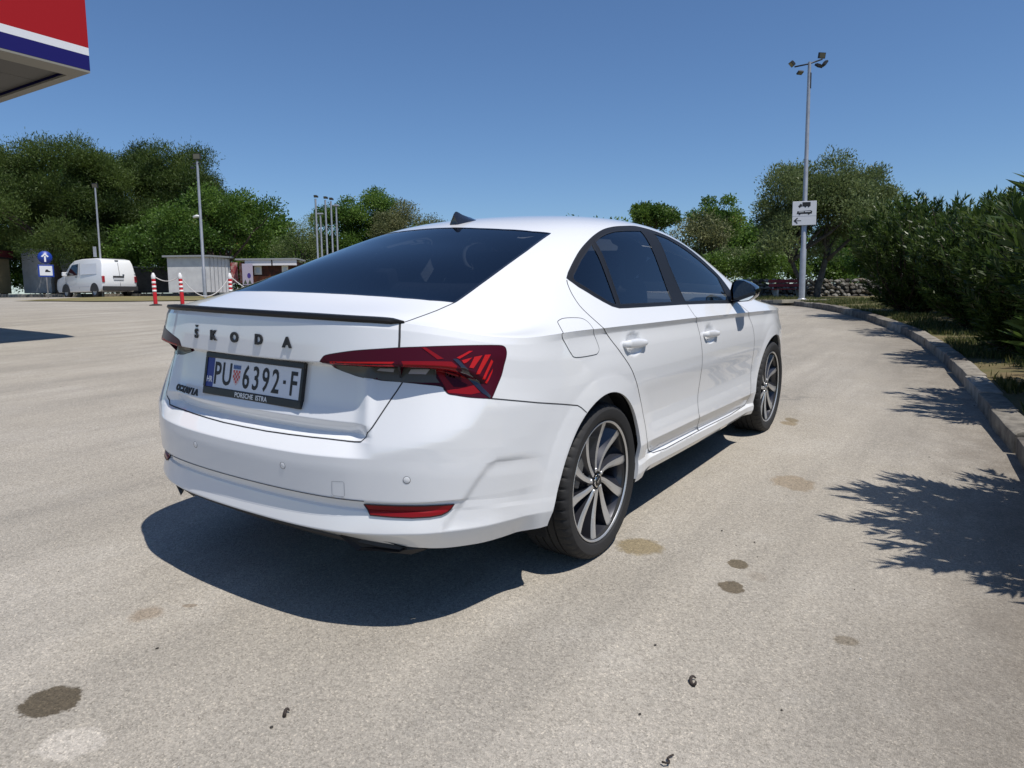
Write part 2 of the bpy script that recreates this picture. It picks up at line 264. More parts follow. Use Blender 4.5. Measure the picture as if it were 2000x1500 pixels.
# asphalt -----------------------------------------------------------------
def asphalt():
    m = mat('worn asphalt', (.30, .28, .25), .92, spec=.25); b = bsdf(m); tc = node(m, 'ShaderNodeNewGeometry'); pos = tc.outputs['Position']
    def nz(sc, det=4, ro=.6, v=None): n = node(m, 'ShaderNodeTexNoise', i_Scale=sc, i_Detail=det, i_Roughness=ro); link(m, v or pos, n.inputs['Vector']); return n.outputs['Fac']
    def mix(a, bcol, fac, mode='MIX'):
        n = node(m, 'ShaderNodeMix', data_type='RGBA', blend_type=mode)
        for sock, val in ((n.inputs[6], a), (n.inputs[7], bcol)):
            if isinstance(val, tuple): sock.default_value = (*val, 1)
            else: link(m, val, sock)
        if isinstance(fac, float): n.inputs[0].default_value = fac
        else: link(m, fac, n.inputs[0])
        return n.outputs[2]
    base = ramp(m, nz(.55, 6, .65), [(.30, (.318, .292, .250)), (.5, (.372, .342, .294)), (.72, (.425, .396, .350))]).outputs[0]
    # streaks left by tyres, drawn out along the road
    mp = node(m, 'ShaderNodeMapping'); mp.inputs['Rotation'].default_value = (0, 0, -.55); mp.inputs['Scale'].default_value = (.16, 1.3, 1); link(m, pos, mp.inputs['Vector'])
    st = ramp(m, nz(1.6, 5, .6, mp.outputs[0]), [(.42, (0, 0, 0)), (.70, (1, 1, 1))]).outputs[0]
    base = mix(base, (.285, .264, .230), st)
    pt = ramp(m, nz(1.9, 5, .7), [(.56, (0, 0, 0)), (.74, (1, 1, 1))]).outputs[0]; pt2 = node(m, 'ShaderNodeMath', operation='MULTIPLY', i_1=.45); link(m, pt, pt2.inputs[0]); base = mix(base, (.43, .405, .365), pt2.outputs[0])
    # aggregate: light and dark grains of a few millimetres
    vo = node(m, 'ShaderNodeTexVoronoi', i_Scale=210.0); link(m, pos, vo.inputs['Vector'])
    gr = ramp(m, vo.outputs['Color'], [(.0, (.54, .53, .51)), (.35, (.88, .88, .87)), (.75, (1.09, 1.08, 1.07)), (1.0, (1.65, 1.61, 1.53))]).outputs[0]
    base = mix(base, gr, .85, 'MULTIPLY')
    sp = ramp(m, nz(75, 3, .7), [(.34, (.74, .73, .72)), (.5, (1, 1, 1)), (.66, (1.16, 1.15, 1.13))]).outputs[0]; base = mix(base, sp, .7, 'MULTIPLY')
    # oil and water marks with their own shapes
    def spot(cx, cy, a, bb, ang, soft_=.25, jag=.55, nscale=17):
        sub = node(m, 'ShaderNodeVectorMath', operation='SUBTRACT'); link(m, pos, sub.inputs[0]); sub.inputs[1].default_value = (cx, cy, 0)
        mpp = node(m, 'ShaderNodeMapping', vector_type='POINT'); mpp.inputs['Rotation'].default_value = (0, 0, ang); link(m, sub.outputs[0], mpp.inputs['Vector'])
        sc = node(m, 'ShaderNodeVectorMath', operation='MULTIPLY'); link(m, mpp.outputs[0], sc.inputs[0]); sc.inputs[1].default_value = (1/a, 1/bb, 0)
        ln = node(m, 'ShaderNodeVectorMath', operation='LENGTH'); link(m, sc.outputs[0], ln.inputs[0])
        nn = nz(nscale, 5, .7); ad = node(m, 'ShaderNodeMath', operation='MULTIPLY_ADD', i_1=jag*2, i_2=-jag); link(m, nn, ad.inputs[0])
        sm = node(m, 'ShaderNodeMath', operation='ADD'); link(m, ln.outputs['Value'], sm.inputs[0]); link(m, ad.outputs[0], sm.inputs[1])
        mr = node(m, 'ShaderNodeMapRange', interpolation_type='SMOOTHSTEP'); mr.inputs['From Min'].default_value = 1-soft_; mr.inputs['From Max'].default_value = 1+soft_*.4; mr.inputs['To Min'].default_value = 1; mr.inputs['To Max'].default_value = 0; link(m, sm.outputs[0], mr.inputs['Value'])
        return mr.outputs[0]
    for (cx, cy, a, bb, ang, colr, amt, so) in STAINS:
        f = spot(cx, cy, a, bb, ang, so); k = node(m, 'ShaderNodeMath', operation='MULTIPLY', i_1=amt); link(m, f, k.inputs[0]); base = mix(base, mix(base, colr, 1.0, 'MULTIPLY'), k.outputs[0])
    # dirt gathering along the kerb is laid by distance in the mesh attribute
    at_ = node(m, 'ShaderNodeAttribute', attribute_name='dirt'); dn = node(m, 'ShaderNodeMath', operation='MULTIPLY'); link(m, at_.outputs['Fac'], dn.inputs[0]); link(m, ramp(m, nz(5, 6, .7), [(.3, (.35,)*3), (.6, (1,)*3)]).outputs[0], dn.inputs[1])
    base = mix(base, (.115, .095, .075), dn.outputs[0])
    # fine dark cracks
    vc = node(m, 'ShaderNodeTexVoronoi', feature='DISTANCE_TO_EDGE', i_Scale=.33); wv = node(m, 'ShaderNodeVectorMath', operation='MULTIPLY_ADD'); wn = node(m, 'ShaderNodeTexNoise', i_Scale=.9, i_Detail=6); link(m, pos, wn.inputs['Vector']); link(m, wn.outputs['Color'], wv.inputs[0]); wv.inputs[1].default_value = (1.3, 1.3, 0); link(m, pos, wv.inputs[2]); link(m, wv.outputs[0], vc.inputs['Vector'])
    ck = ramp(m, vc.outputs['Distance'], [(.0, (.7, .7, .7)), (.0035, (0, 0, 0))]).outputs[0]; cm = node(m, 'ShaderNodeMath', operation='MULTIPLY'); link(m, ck, cm.inputs[0]); link(m, ramp(m, nz(.35, 3), [(.60, (0,)*3), (.68, (.7,)*3)]).outputs[0], cm.inputs[1])
    base = mix(base, (.17, .16, .145), cm.outputs[0])
    link(m, base, b.inputs['Base Color'])
    bp = node(m, 'ShaderNodeBump', i_Strength=.55, i_Distance=.004); hm = node(m, 'ShaderNodeMath', operation='ADD'); link(m, vo.outputs['Distance'], hm.inputs[0]); link(m, nz(120, 3, .7), hm.inputs[1]); link(m, hm.outputs[0], bp.inputs['Height']); link(m, bp.outputs[0], b.inputs['Normal'])
    return m
def gpx(s, l): x, y = sl(s, l); return x, y
# wet and oily spots: centre, half axes, turn, tint, strength, edge softness
DK = (.30, .27, .22); MD = (.62, .56, .47); LT = (1.45, 1.46, 1.50)
STAINS = [(-1.783, -.052, .086, .072, .98, DK, 1.0, .12), (.232, -1.396, .040, .050, .98, (.42, .38, .31), 1.0, .12), (.007, -1.437, .052, .052, .98, (.40, .36, .30), 1.0, .12),
 (.176, -.988, .105, .10, .98, (.66, .58, .40), .9, .3), (-.174, -1.869, .040, .034, .98, (.62, .58, .52), .9, .3), (-1.843, -.285, .085, .066, .98, LT, .7, .2),
 (1.491, -1.337, .115, .15, .98, (.80, .72, .62), .9, .2), (-1.351, .22, .058, .06, .98, (.72, .64, .56), .8, .4), (-1.23, .147, .030, .014, .98, (.6, .53, .46), .8, .3), (3.146, -.953, .05, .08, .98, (.62, .55, .42), .9, .3), (3.01, -.965, .065, .08, .98, (.70, .62, .48), .9, .3), (.155, -1.497, .04, .05, .98, (.80, .78, .76), .8, .4)]
tarmac_m = asphalt()
def road():
    us = np.concatenate([np.arange(-3, 12, .5), np.arange(12, 30, 1.0), np.arange(30, 80, 5), np.arange(80, 401, 40)])
    ls = np.concatenate([np.arange(-300, -60, 40), np.arange(-60, -12, 4), np.arange(-12, 12, .5), np.arange(12, 60, 4), np.arange(60, 301, 40)])
    V, F = [], []
    for s in us:
        for l in ls: V.append(gsl(s, l))
    n = len(ls)
    for i in range(len(us)-1):
        for j in range(n-1): F.append((i*n+j, (i+1)*n+j, (i+1)*n+j+1, i*n+j+1))
    o = mesh_obj('ground', V, F, tarmac_m, None, True)
    kd = np.array([KF(d)[0] for d in np.arange(0, _kk[-1], .25)]); at_ = o.data.attributes.new('dirt', 'FLOAT', 'POINT'); vals = []
    i = 0
    for s in us:
        for l in ls:
            d = np.min(np.hypot(kd[:, 0]-s, kd[:, 1]-l)) if (-4 < s < 40 and abs(l) < 20) else 9
            vals.append(float(max(0, 1-d/1.0)**1.5*.75))
    at_.data.foreach_set('value', vals)
    if sum(1 for p in o.data.polygons if p.normal.z < 0) > 5: o.data.flip_normals()
    tag(o, 'pale worn asphalt of the parking area', None, kind='structure'); return o
ground_o = road()

# raised verge with soil and thin turf
soil_m = noisy('dry turf soil', (.165, .125, .065), (.085, .095, .035), 2.2, .95, .7, 40, bdist=.02)
def verge():
    V, F = [], []; ds = np.arange(0, _kk[-1], .3); cols_ = [.13, .30, .55, .9, 1.4, 2.1, 3, 4.5, 7, 12, 20]
    for d in ds:
        p, n, t = kerb_at(d); n = n*KSG
        for c in cols_:
            q = p+n*c
            if d > _kk[-6]: q = p+np.array([1.0, .15])*c
            v = gsl(q[0], q[1]); v.z += .095+.03*noise.noise(Vector((q[0]*.8, q[1]*.8, 0)))+(.05*min(1, c/1.5)); V.append(v)
    m = len(cols_)
    for i in range(len(ds)-1):
        for j in range(m-1): F.append((i*m+j, (i+1)*m+j, (i+1)*m+j+1, i*m+j+1))
    o = mesh_obj('verge', V, F, soil_m, None, True)
    if sum(p.normal.z for p in o.data.polygons) < 0: o.data.flip_normals()
    return tag(o, 'raised verge of dry soil behind the kerb', None, kind='structure')
verge_o = verge()
vbvh = BVHTree.FromPolygons([v.co for v in verge_o.data.vertices], [tuple(p.vertices) for p in verge_o.data.polygons])
def verge_z(x, y):
    h = vbvh.ray_cast(Vector((x, y, 30)), Vector((0, 0, -1))); return h[0].z if h[0] else ground(x, y)+.15
# kerb stones, one by one
kerb_ms = [noisy('kerb stone %d' % k, a, b, 9, .9, .6, 60) for k, (a, b) in enumerate((((.24, .22, .185), (.11, .10, .085)), ((.29, .265, .225), (.15, .135, .115)), ((.36, .34, .30), (.20, .185, .16)), ((.19, .17, .145), (.09, .08, .07))))]
kr = empty('kerb', gsl(8.34, 5.07)); tag(kr, 'weathered grey stone kerb curving along the verge', None, kind='structure')
rng = random.Random(4); d = .2; k0 = kr.location.copy()
while d < _kk[-1]-1.0:
    L = rng.uniform(.75, 1.05); p, n, t = kerb_at(d+L/2); n = n*KSG; p2 = p+n*.075
    x, y = sl(*p2); a = sl(*(p2+t*.5)); an = math.atan2(a[1]-y, a[0]-x); z = ground(x, y)
    bm = bmesh.new(); h = .30+rng.uniform(-.012, .012); add_box(bm, (0, 0, 0), (L-rng.uniform(.012, .03), .17, h))
    bmesh.ops.subdivide_edges(bm, edges=bm.edges[:], cuts=2, use_grid_fill=True)
    for v in bm.verts: v.co += Vector((noise.noise(v.co*6+Vector((d, 0, 0))), noise.noise(v.co*6+Vector((0, d, 5))), noise.noise(v.co*6+Vector((9, 0, d)))))*.014
    o = bm_obj('kerb_stone', bm, rng.choice(kerb_ms), kr, bevel=.014, seg=2, smooth=True); o.location = Vector((x, y, z+.13-h/2+rng.uniform(-.008, .008)))-k0; o.rotation_euler = (rng.uniform(-.03, .03), rng.uniform(-.012, .012)+math.atan((ground(*a)-z)/.5)*-1, an+rng.uniform(-.02, .02))
    d += L
# plan outline of the widest part of the body, from the rear centre round the right-hand corner to the nose: (x, half width)
BP = np.array([(-1.105, 0), (-1.093, .3), (-1.065, .48), (-1.015, .62), (-.94, .738), (-.82, .826), (-.65, .874), (-.4, .899), (0, .910), (.5, .9135), (1, .9145), (2, .911), (2.5, .907), (2.9, .885), (3.15, .845), (3.35, .76), (3.48, .6), (3.55, .3), (3.57, 0)])
_full = np.vstack([BP[1:4][::-1]*[1, -1], BP])
_k = np.r_[0, np.cumsum(np.linalg.norm(np.diff(_full, axis=0), axis=1))]; _k -= _k[3]
PLAN = cspline(_k, _full); TMAX = _k[-1]
def plan(t):
    t = np.asarray(t, float); P = PLAN(t); D = (PLAN(t+.004)-PLAN(t-.004)); D /= np.linalg.norm(D, axis=1)[:, None]
    return P, np.stack([-D[:, 1], D[:, 0]], 1)*-1.0        # outward normal is fixed below
_P, _N = plan(np.array([.0])); PSIGN = -1.0 if _N[0, 0] > 0 else 1.0

# rows from the shoulder line down to the bottom edge; (z, inset) at stations t along the outline
TN = [0, .3, .5, .62, .72, .82, .92, 1.0, 1.1, 1.25, 1.45, 1.8, 2.3, 2.8, 3.6, 4.2, 4.6, 5.2, 5.7, 6.4]
ROWS = [  # z list, inset list
 ('A', [1.052, 1.051, 1.047, 1.043, 1.035, 1.023, 1.006, 0.993, 0.979, 0.968, 0.97, 0.962, 0.948, 0.934, 0.907, 0.886, 0.865, 0.8, 0.72, 0.7],
        [0.064, 0.066, 0.072, 0.076, 0.075, 0.073, 0.069, 0.062, 0.053, 0.04, 0.024, 0.02, 0.02, 0.02, 0.021, 0.022, 0.03, 0.06, 0.05, 0.05]),
 ('A2', [1.03, 1.03, 1.026, 1.021, 1.013, 1.001, 0.985, 0.971, 0.956, 0.945, 0.945, 0.937, 0.921, 0.907, 0.88, 0.86, 0.84, 0.78, 0.7, 0.68],
        [0.057, 0.058, 0.063, 0.066, 0.065, 0.061, 0.057, 0.05, 0.043, 0.035, 0.027, 0.029, 0.03, 0.03, 0.03, 0.029, 0.03, 0.05, 0.04, 0.04]),
 ('B', [0.965, 0.965, 0.965, 0.963, 0.96, 0.955, 0.945, 0.93, 0.91, 0.89, 0.88, 0.87, 0.855, 0.84, 0.82, 0.8, 0.78, 0.73, 0.66, 0.64],
        [0.05, 0.05, 0.053, 0.053, 0.051, 0.047, 0.043, 0.037, 0.031, 0.024, 0.018, 0.015, 0.015, 0.015, 0.015, 0.015, 0.02, 0.03, 0.02, 0.02]),
 ('C', [0.905, 0.906, 0.909, 0.912, 0.914, 0.91, 0.895, 0.872, 0.845, 0.825, 0.812, 0.8, 0.785, 0.775, 0.76, 0.74, 0.72, 0.68, 0.62, 0.6],
        [0.047, 0.046, 0.044, 0.042, 0.039, 0.037, 0.034, 0.03, 0.024, 0.018, 0.011, 0.006, 0.006, 0.006, 0.006, 0.006, 0.01, 0.01, 0.01, 0.01]),
 ('D', [0.889, 0.89, 0.893, 0.895, 0.896, 0.888, 0.862, 0.832, 0.8, 0.78, 0.77, 0.76, 0.745, 0.735, 0.72, 0.7, 0.68, 0.64, 0.59, 0.57],
        [0.104, 0.103, 0.098, 0.06, 0.034, 0.03, 0.026, 0.021, 0.017, 0.013, 0.007, 0.003, 0.003, 0.003, 0.003, 0.003, 0.01, 0.0, 0.0, 0.0]),
 ('E', [0.765, 0.765, 0.766, 0.768, 0.772, 0.772, 0.766, 0.758, 0.748, 0.735, 0.72, 0.7, 0.69, 0.68, 0.665, 0.65, 0.63, 0.6, 0.56, 0.54],
        [0.079, 0.078, 0.074, 0.022, 0.012, 0.011, 0.01, 0.009, 0.008, 0.008, 0.005, 0.003, 0.003, 0.003, 0.003, 0.003, 0.01, 0.0, 0.0, 0.0]),
 ('F', [0.716, 0.716, 0.715, 0.714, 0.712, 0.708, 0.702, 0.694, 0.684, 0.67, 0.655, 0.64, 0.625, 0.615, 0.6, 0.59, 0.57, 0.55, 0.52, 0.5],
        [0.056, 0.056, 0.056, 0.012, 0.008, 0.007, 0.007, 0.006, 0.006, 0.006, 0.006, 0.008, 0.01, 0.01, 0.01, 0.008, 0.01, 0.0, 0.0, 0.0]),
 ('G', [0.672, 0.673, 0.677, 0.678, 0.674, 0.668, 0.66, 0.652, 0.642, 0.63, 0.61, 0.59, 0.575, 0.565, 0.55, 0.54, 0.53, 0.51, 0.48, 0.46],
        [0.076, 0.076, 0.074, 0.008, 0.006, 0.005, 0.005, 0.005, 0.005, 0.006, 0.008, 0.012, 0.014, 0.014, 0.013, 0.01, 0.01, 0.0, 0.0, 0.0]),
 ('H', [0.655, 0.656, 0.66, 0.66, 0.654, 0.646, 0.638, 0.628, 0.615, 0.6, 0.57, 0.55, 0.535, 0.525, 0.51, 0.5, 0.49, 0.48, 0.45, 0.43],
        [0.052, 0.051, 0.047, 0.006, 0.004, 0.004, 0.004, 0.004, 0.005, 0.006, 0.009, 0.014, 0.016, 0.016, 0.015, 0.011, 0.01, 0.0, 0.0, 0.0]),
 ('I', [0.606, 0.608, 0.613, 0.614, 0.61, 0.602, 0.592, 0.58, 0.565, 0.545, 0.515, 0.5, 0.485, 0.475, 0.46, 0.45, 0.45, 0.44, 0.42, 0.4],
        [0.002, 0.002, 0.002, 0.003, 0.003, 0.003, 0.003, 0.004, 0.005, 0.006, 0.009, 0.012, 0.012, 0.012, 0.011, 0.009, 0.01, 0.0, 0.0, 0.0]),
 ('I2', [0.57, 0.57, 0.575, 0.575, 0.57, 0.56, 0.55, 0.535, 0.52, 0.5, 0.475, 0.46, 0.45, 0.44, 0.425, 0.42, 0.42, 0.41, 0.4, 0.38],
        [0.0, 0.0, 0.0, 0.001, 0.001, 0.001, 0.002, 0.003, 0.005, 0.007, 0.009, 0.008, 0.006, 0.006, 0.006, 0.006, 0.01, 0.0, 0.0, 0.0]),
 ('J',  [.474,.474,.474,.474,.475,.476,.472,.465,.455,.445,.435,.42,.405,.395,.372,.36,.36,.36,.36,.34],
        [.004,.004,.004,.004,.005,.006,.008,.010,.012,.012,.008,.002,.001,.001,.001,.003,.01,.0,.0,.0]),
 ('K',  [.470,.470,.470,.470,.471,.471,.462,.45,.435,.415,.395,.36,.330,.318,.294,.285,.29,.30,.31,.30],
        [.024,.024,.024,.024,.022,.016,.010,.012,.015,.016,.016,.028,.036,.036,.036,.03,.02,.01,.01,.01]),
 ('L', [0.44, 0.44, 0.44, 0.441, 0.442, 0.442, 0.438, 0.43, 0.415, 0.39, 0.37, 0.345, 0.324, 0.312, 0.288, 0.279, 0.28, 0.29, 0.3, 0.29],
        [0.026, 0.026, 0.026, 0.026, 0.025, 0.02, 0.01, 0.012, 0.016, 0.018, 0.019, 0.026, 0.03, 0.03, 0.03, 0.026, 0.02, 0.01, 0.01, 0.01]),
 ('L2', [0.434, 0.434, 0.434, 0.435, 0.436, 0.435, 0.428, 0.415, 0.4, 0.375, 0.355, 0.33, 0.312, 0.3, 0.276, 0.268, 0.27, 0.28, 0.29, 0.28],
        [0.018, 0.018, 0.018, 0.018, 0.018, 0.017, 0.011, 0.012, 0.015, 0.018, 0.018, 0.02, 0.018, 0.018, 0.018, 0.018, 0.02, 0.01, 0.01, 0.01]),
 ('N', [0.358, 0.358, 0.362, 0.366, 0.37, 0.37, 0.366, 0.36, 0.35, 0.335, 0.312, 0.29, 0.272, 0.258, 0.24, 0.236, 0.24, 0.25, 0.26, 0.25],
        [0.0, 0.0, 0.0, 0.001, 0.002, 0.006, 0.009, 0.012, 0.019, 0.021, 0.022, 0.024, 0.022, 0.022, 0.022, 0.022, 0.02, 0.02, 0.02, 0.02]),
 ('M',  [.325,.325,.322,.315,.306,.298,.292,.285,.278,.27,.26,.25,.238,.226,.212,.21,.215,.22,.23,.22],
        [.060,.060,.058,.056,.055,.055,.056,.057,.058,.06,.06,.055,.045,.045,.045,.045,.05,.05,.05,.05]),
]
SUBS = dict(A=3, A2=4, B=8, C=3, D=6, E=4, F=3, G=3, H=5, I=3, I2=6, J=3, K=3, L=3, L2=5, N=4)
def arch_center(k): return ((-.035, .318), (2.645, .318))[k]
def build_lower():
    tc = np.concatenate([np.arange(0, .5, .02), np.arange(.5, 1.446, .0105), np.arange(1.45, 2.34, .0125), np.arange(2.35, 2.84, .03), np.arange(2.85, 3.22, .0125), np.arange(3.23, 3.99, .03), np.arange(4.0, 4.99, .018), np.linspace(5.0, TMAX, 26)])
    P, N = plan(tc); N = N*PSIGN
    zr = np.stack([pchip(TN, r[1])(tc) for r in ROWS], 1); dr = np.stack([pchip(TN, r[2])(tc) for r in ROWS], 1)
    # sub-sample between rows: z and inset by pchip over the row index, creases stay crisp because rows are close there
    Zs, Ds = [], []
    for i in range(len(ROWS)-1):
        s = SUBS[ROWS[i][0]]
        for q in range(s):
            f = q/s; Zs.append((i, f))
    Zs.append((len(ROWS)-2, 1.0))
    idx = np.array([a+b for a, b in Zs])
    crease = [k for k, r in enumerate(ROWS) if r[0] in 'C D F G H I J K L L2 N A2'.split()]      # tight samples either side of the pressed edges
    idx = np.sort(np.concatenate([idx]+[[k-.07, k+.07] for k in crease]))
    zz = np.zeros((len(tc), len(idx))); dd = zz.copy(); kk = np.arange(len(ROWS), dtype=float)
    for c in range(len(tc)):
        zz[c] = np.interp(idx, kk, zr[c])
        # inset as a monotone curve over the height so that broad panels bend softly
        wl = .92-.52*float(sstep(1.0, 1.5, tc[c])); wl = np.where(idx > 10.6, np.maximum(wl, .85), wl)
        dd[c] = wl*np.interp(idx, kk, dr[c])+(1-wl)*pchip(kk, dr[c])(idx)
    x = P[:, 0:1]-N[:, 0:1]*0+0*zz; w = P[:, 1:2]+0*zz
    for k in (0, 1):
        cx, cz = arch_center(k); r = np.hypot(x-cx, zz-cz)
        inband = (w > .6) & (zz < .86)
        fl = np.where(inband, np.clip((.462-r)/.085, 0, 1), 0)*.011
        dd = dd*(1-np.where(inband, sstep(.55, .43, r), 0)*.55)-fl
    # the facet that climbs from the bumper's upper edge to the foot of the tail lamp
    zi = np.interp(tc, [.0, .5, .61, .68, .76, .82, .856, .9, .926, .964, 1.005, 1.04], [.61, .616, .626, .637, .653, .664, .673, .688, .702, .735, .792, .86])
    fac = zz-zi[:, None]; fac = .40*.5*(fac+np.sqrt(fac**2+.007**2)); fac = np.where(zz > zi[:, None]-.05, fac, 0)
    wf = (sstep(.47, .60, tc)*sstep(1.07, 1.0, tc))[:, None]*sstep(3.3, 3.9, idx)[None, :]
    fac = fac*wf; sm_ = .5*(dd+fac+np.sqrt((dd-fac)**2+.005**2)); dd = dd+(sm_-dd)*wf
    # finger dishes behind the door handles
    for hx, hz in ((.262, .872), (1.255, .828)):
        rr = np.hypot((x-hx)/.085, (zz-hz)/.046); dd = dd+np.where(w > .6, .020*np.clip(1-rr**2, 0, 1)**.8, 0)
    # hollow in the rear bumper's flank
    edge = np.array([(-.905, .40), (-.868, .455), (-.80, .545), (-.765, .578), (-.72, .592), (-.60, .580), (-.40, .545)])
    dist = np.full(x.shape, 9.0)
    for a_, b_ in zip(edge, edge[1:]):
        ab = b_-a_; tt_ = np.clip(((x-a_[0])*ab[0]+(zz-a_[1])*ab[1])/(ab@ab), 0, 1); dist = np.minimum(dist, np.hypot(x-a_[0]-tt_*ab[0], zz-a_[1]-tt_*ab[1]))
    below = (x > np.interp(zz, edge[:4, 1], edge[:4, 0])) & (zz < np.interp(x, edge[3:, 0], edge[3:, 1], left=.578, right=.54)) & (w > .5)
    hol = np.where(below, sstep(0, .028, dist)*sstep(.33, .40, zz)*sstep(-.42, -.70, x)*(1-.5*sstep(.03, .2, dist)), 0)
    dd = dd+.0075*hol
    px = P[:, 0:1]-N[:, 0:1]*dd; pw = P[:, 1:2]-N[:, 1:2]*dd
    # keep the centreline and nose tidy
    pos = np.stack([px, -pw, zz], 2)
    return tc, idx, pos
def grid_normals(pos, flip=False):
    du = np.gradient(pos, axis=0); dv = np.gradient(pos, axis=1)
    n = np.cross(du, dv); n /= np.maximum(np.linalg.norm(n, axis=2), 1e-12)[..., None]
    return -n if flip else n

# upper body: stations (x, half width, z) from the shoulder (row 0) to the centreline (row 6)
UP = [
 [(-.700,.812,.982), (-.79,.778,1.000), (-.862,.730,1.016), (-.918,.675,1.030), (-.985,.580,1.046), (-1.028,.33,1.058), (-1.041,0,1.060)],
 [(-.56,.853,.969), (-.585,.828,.992), (-.625,.782,1.020), (-.665,.718,1.050), (-.715,.605,1.080), (-.765,.33,1.096), (-.785,0,1.100)],
 [(-.42,.871,.970), (-.43,.846,1.003), (-.44,.792,1.048), (-.45,.712,1.100), (-.46,.590,1.150), (-.49,.32,1.192), (-.50,0,1.203)],
 [(-.15,.884,.968), (-.15,.848,1.020), (-.15,.772,1.110), (-.15,.672,1.195), (-.15,.548,1.252), (-.16,.29,1.294), (-.17,0,1.304)],
 [(.20,.889,.957), (.20,.846,1.028), (.20,.748,1.175), (.20,.634,1.293), (.19,.500,1.352), (.18,.26,1.388), (.17,0,1.397)],
 [(.55,.891,.948), (.55,.842,1.020), (.55,.736,1.200), (.55,.615,1.352), (.54,.488,1.407), (.53,.26,1.438), (.53,0,1.446)],
 [(.95,.892,.936), (.95,.840,1.006), (.95,.734,1.195), (.95,.610,1.372), (.95,.486,1.429), (.95,.26,1.461), (.95,0,1.469)],
 [(1.35,.892,.922), (1.35,.840,.990), (1.35,.738,1.172), (1.35,.616,1.350), (1.36,.49,1.410), (1.38,.26,1.446), (1.39,0,1.456)],
 [(1.75,.890,.908), (1.75,.840,.972), (1.76,.752,1.115), (1.78,.648,1.248), (1.80,.53,1.308), (1.85,.28,1.352), (1.87,0,1.362)],
 [(2.1,.886,.897), (2.1,.842,.952), (2.12,.782,1.025), (2.15,.710,1.100), (2.2,.60,1.140), (2.27,.32,1.172), (2.3,0,1.18)],
 [(2.42,.880,.886), (2.42,.852,.928), (2.44,.812,.958), (2.47,.752,.982), (2.52,.64,1.000), (2.6,.34,1.012), (2.64,0,1.015)],
 [(2.85,.868,.870), (2.85,.845,.890), (2.86,.80,.905), (2.87,.74,.918), (2.9,.61,.935), (2.94,.32,.950), (2.96,0,.955)],
 [(3.25,.80,.80), (3.25,.775,.815), (3.26,.74,.828), (3.27,.67,.842), (3.28,.55,.855), (3.3,.29,.868), (3.31,0,.872)],
 [(3.47,.55,.74), (3.48,.53,.755), (3.485,.50,.762), (3.49,.44,.77), (3.50,.36,.775), (3.52,.19,.782), (3.53,0,.784)],
]
def s0_curve(t):
    t = np.atleast_1d(t); P, N = plan(t); N = N*PSIGN; z = pchip(TN, ROWS[0][1])(t); d = pchip(TN, ROWS[0][2])(t)
    return np.stack([P[:, 0]-N[:, 0]*d, P[:, 1]-N[:, 1]*d, z], 1)
def build_upper(nu=150, nv=64):
    U = np.array(UP, float)                                   # (S, 7, 3): x, w, z
    S = U.shape[0]
    m = U[:, 3]; ks = np.r_[0, np.cumsum(np.linalg.norm(np.diff(m, axis=0), axis=1))]
    su = np.concatenate([np.linspace(0, ks[8], int(nu*.8)), np.linspace(ks[8], ks[-1], int(nu*.2)+1)[1:]])
    along = cspline(ks, U.reshape(S, -1))(su).reshape(len(su), 7, 3)
    kv = np.array([0, .09, .27, .47, .62, .82, 1.0])
    # denser sampling near the shoulder
    sv = np.linspace(0, 1, nv)
    pos = np.zeros((len(su), nv, 3))
    mk = np.r_[kv, 2-kv[::-1][1:]]
    for i in range(len(su)):
        Y = np.vstack([along[i], (along[i]*[1, -1, 1])[::-1][1:]])
        pos[i] = cspline(mk, Y)(sv)
    # pull the rims of the patch onto the shoulder curve
    tt = np.linspace(0, TMAX*.93, 900); S0 = s0_curve(tt)
    tl = tt[S0[:, 0] < -.3]; Sx = S0
    # tail rim (u=0): match by half width
    rim = pos[0].copy(); sel = S0[tt < 1.35]
    tgt = np.stack([np.interp(rim[:, 1], sel[:, 1], sel[:, 0]), rim[:, 1], np.interp(rim[:, 1], sel[:, 1], sel[:, 2])], 1)
    dlt = tgt-rim; fall = np.exp(-(su/.10)**2)
    pos += fall[:, None, None]*dlt[None]
    sel = S0[tt > .95]; rim = pos[:, 0].copy()
    tgt = np.stack([rim[:, 0], np.interp(rim[:, 0], sel[:, 0], sel[:, 1]), np.interp(rim[:, 0], sel[:, 0], sel[:, 2])], 1)
    dlt = tgt-rim; fall = np.exp(-(sv/.08)**2)
    pos += fall[None, :, None]*dlt[:, None]
    pos[:, -1, 1] = 0
    return su, sv, pos*[1, -1, 1]

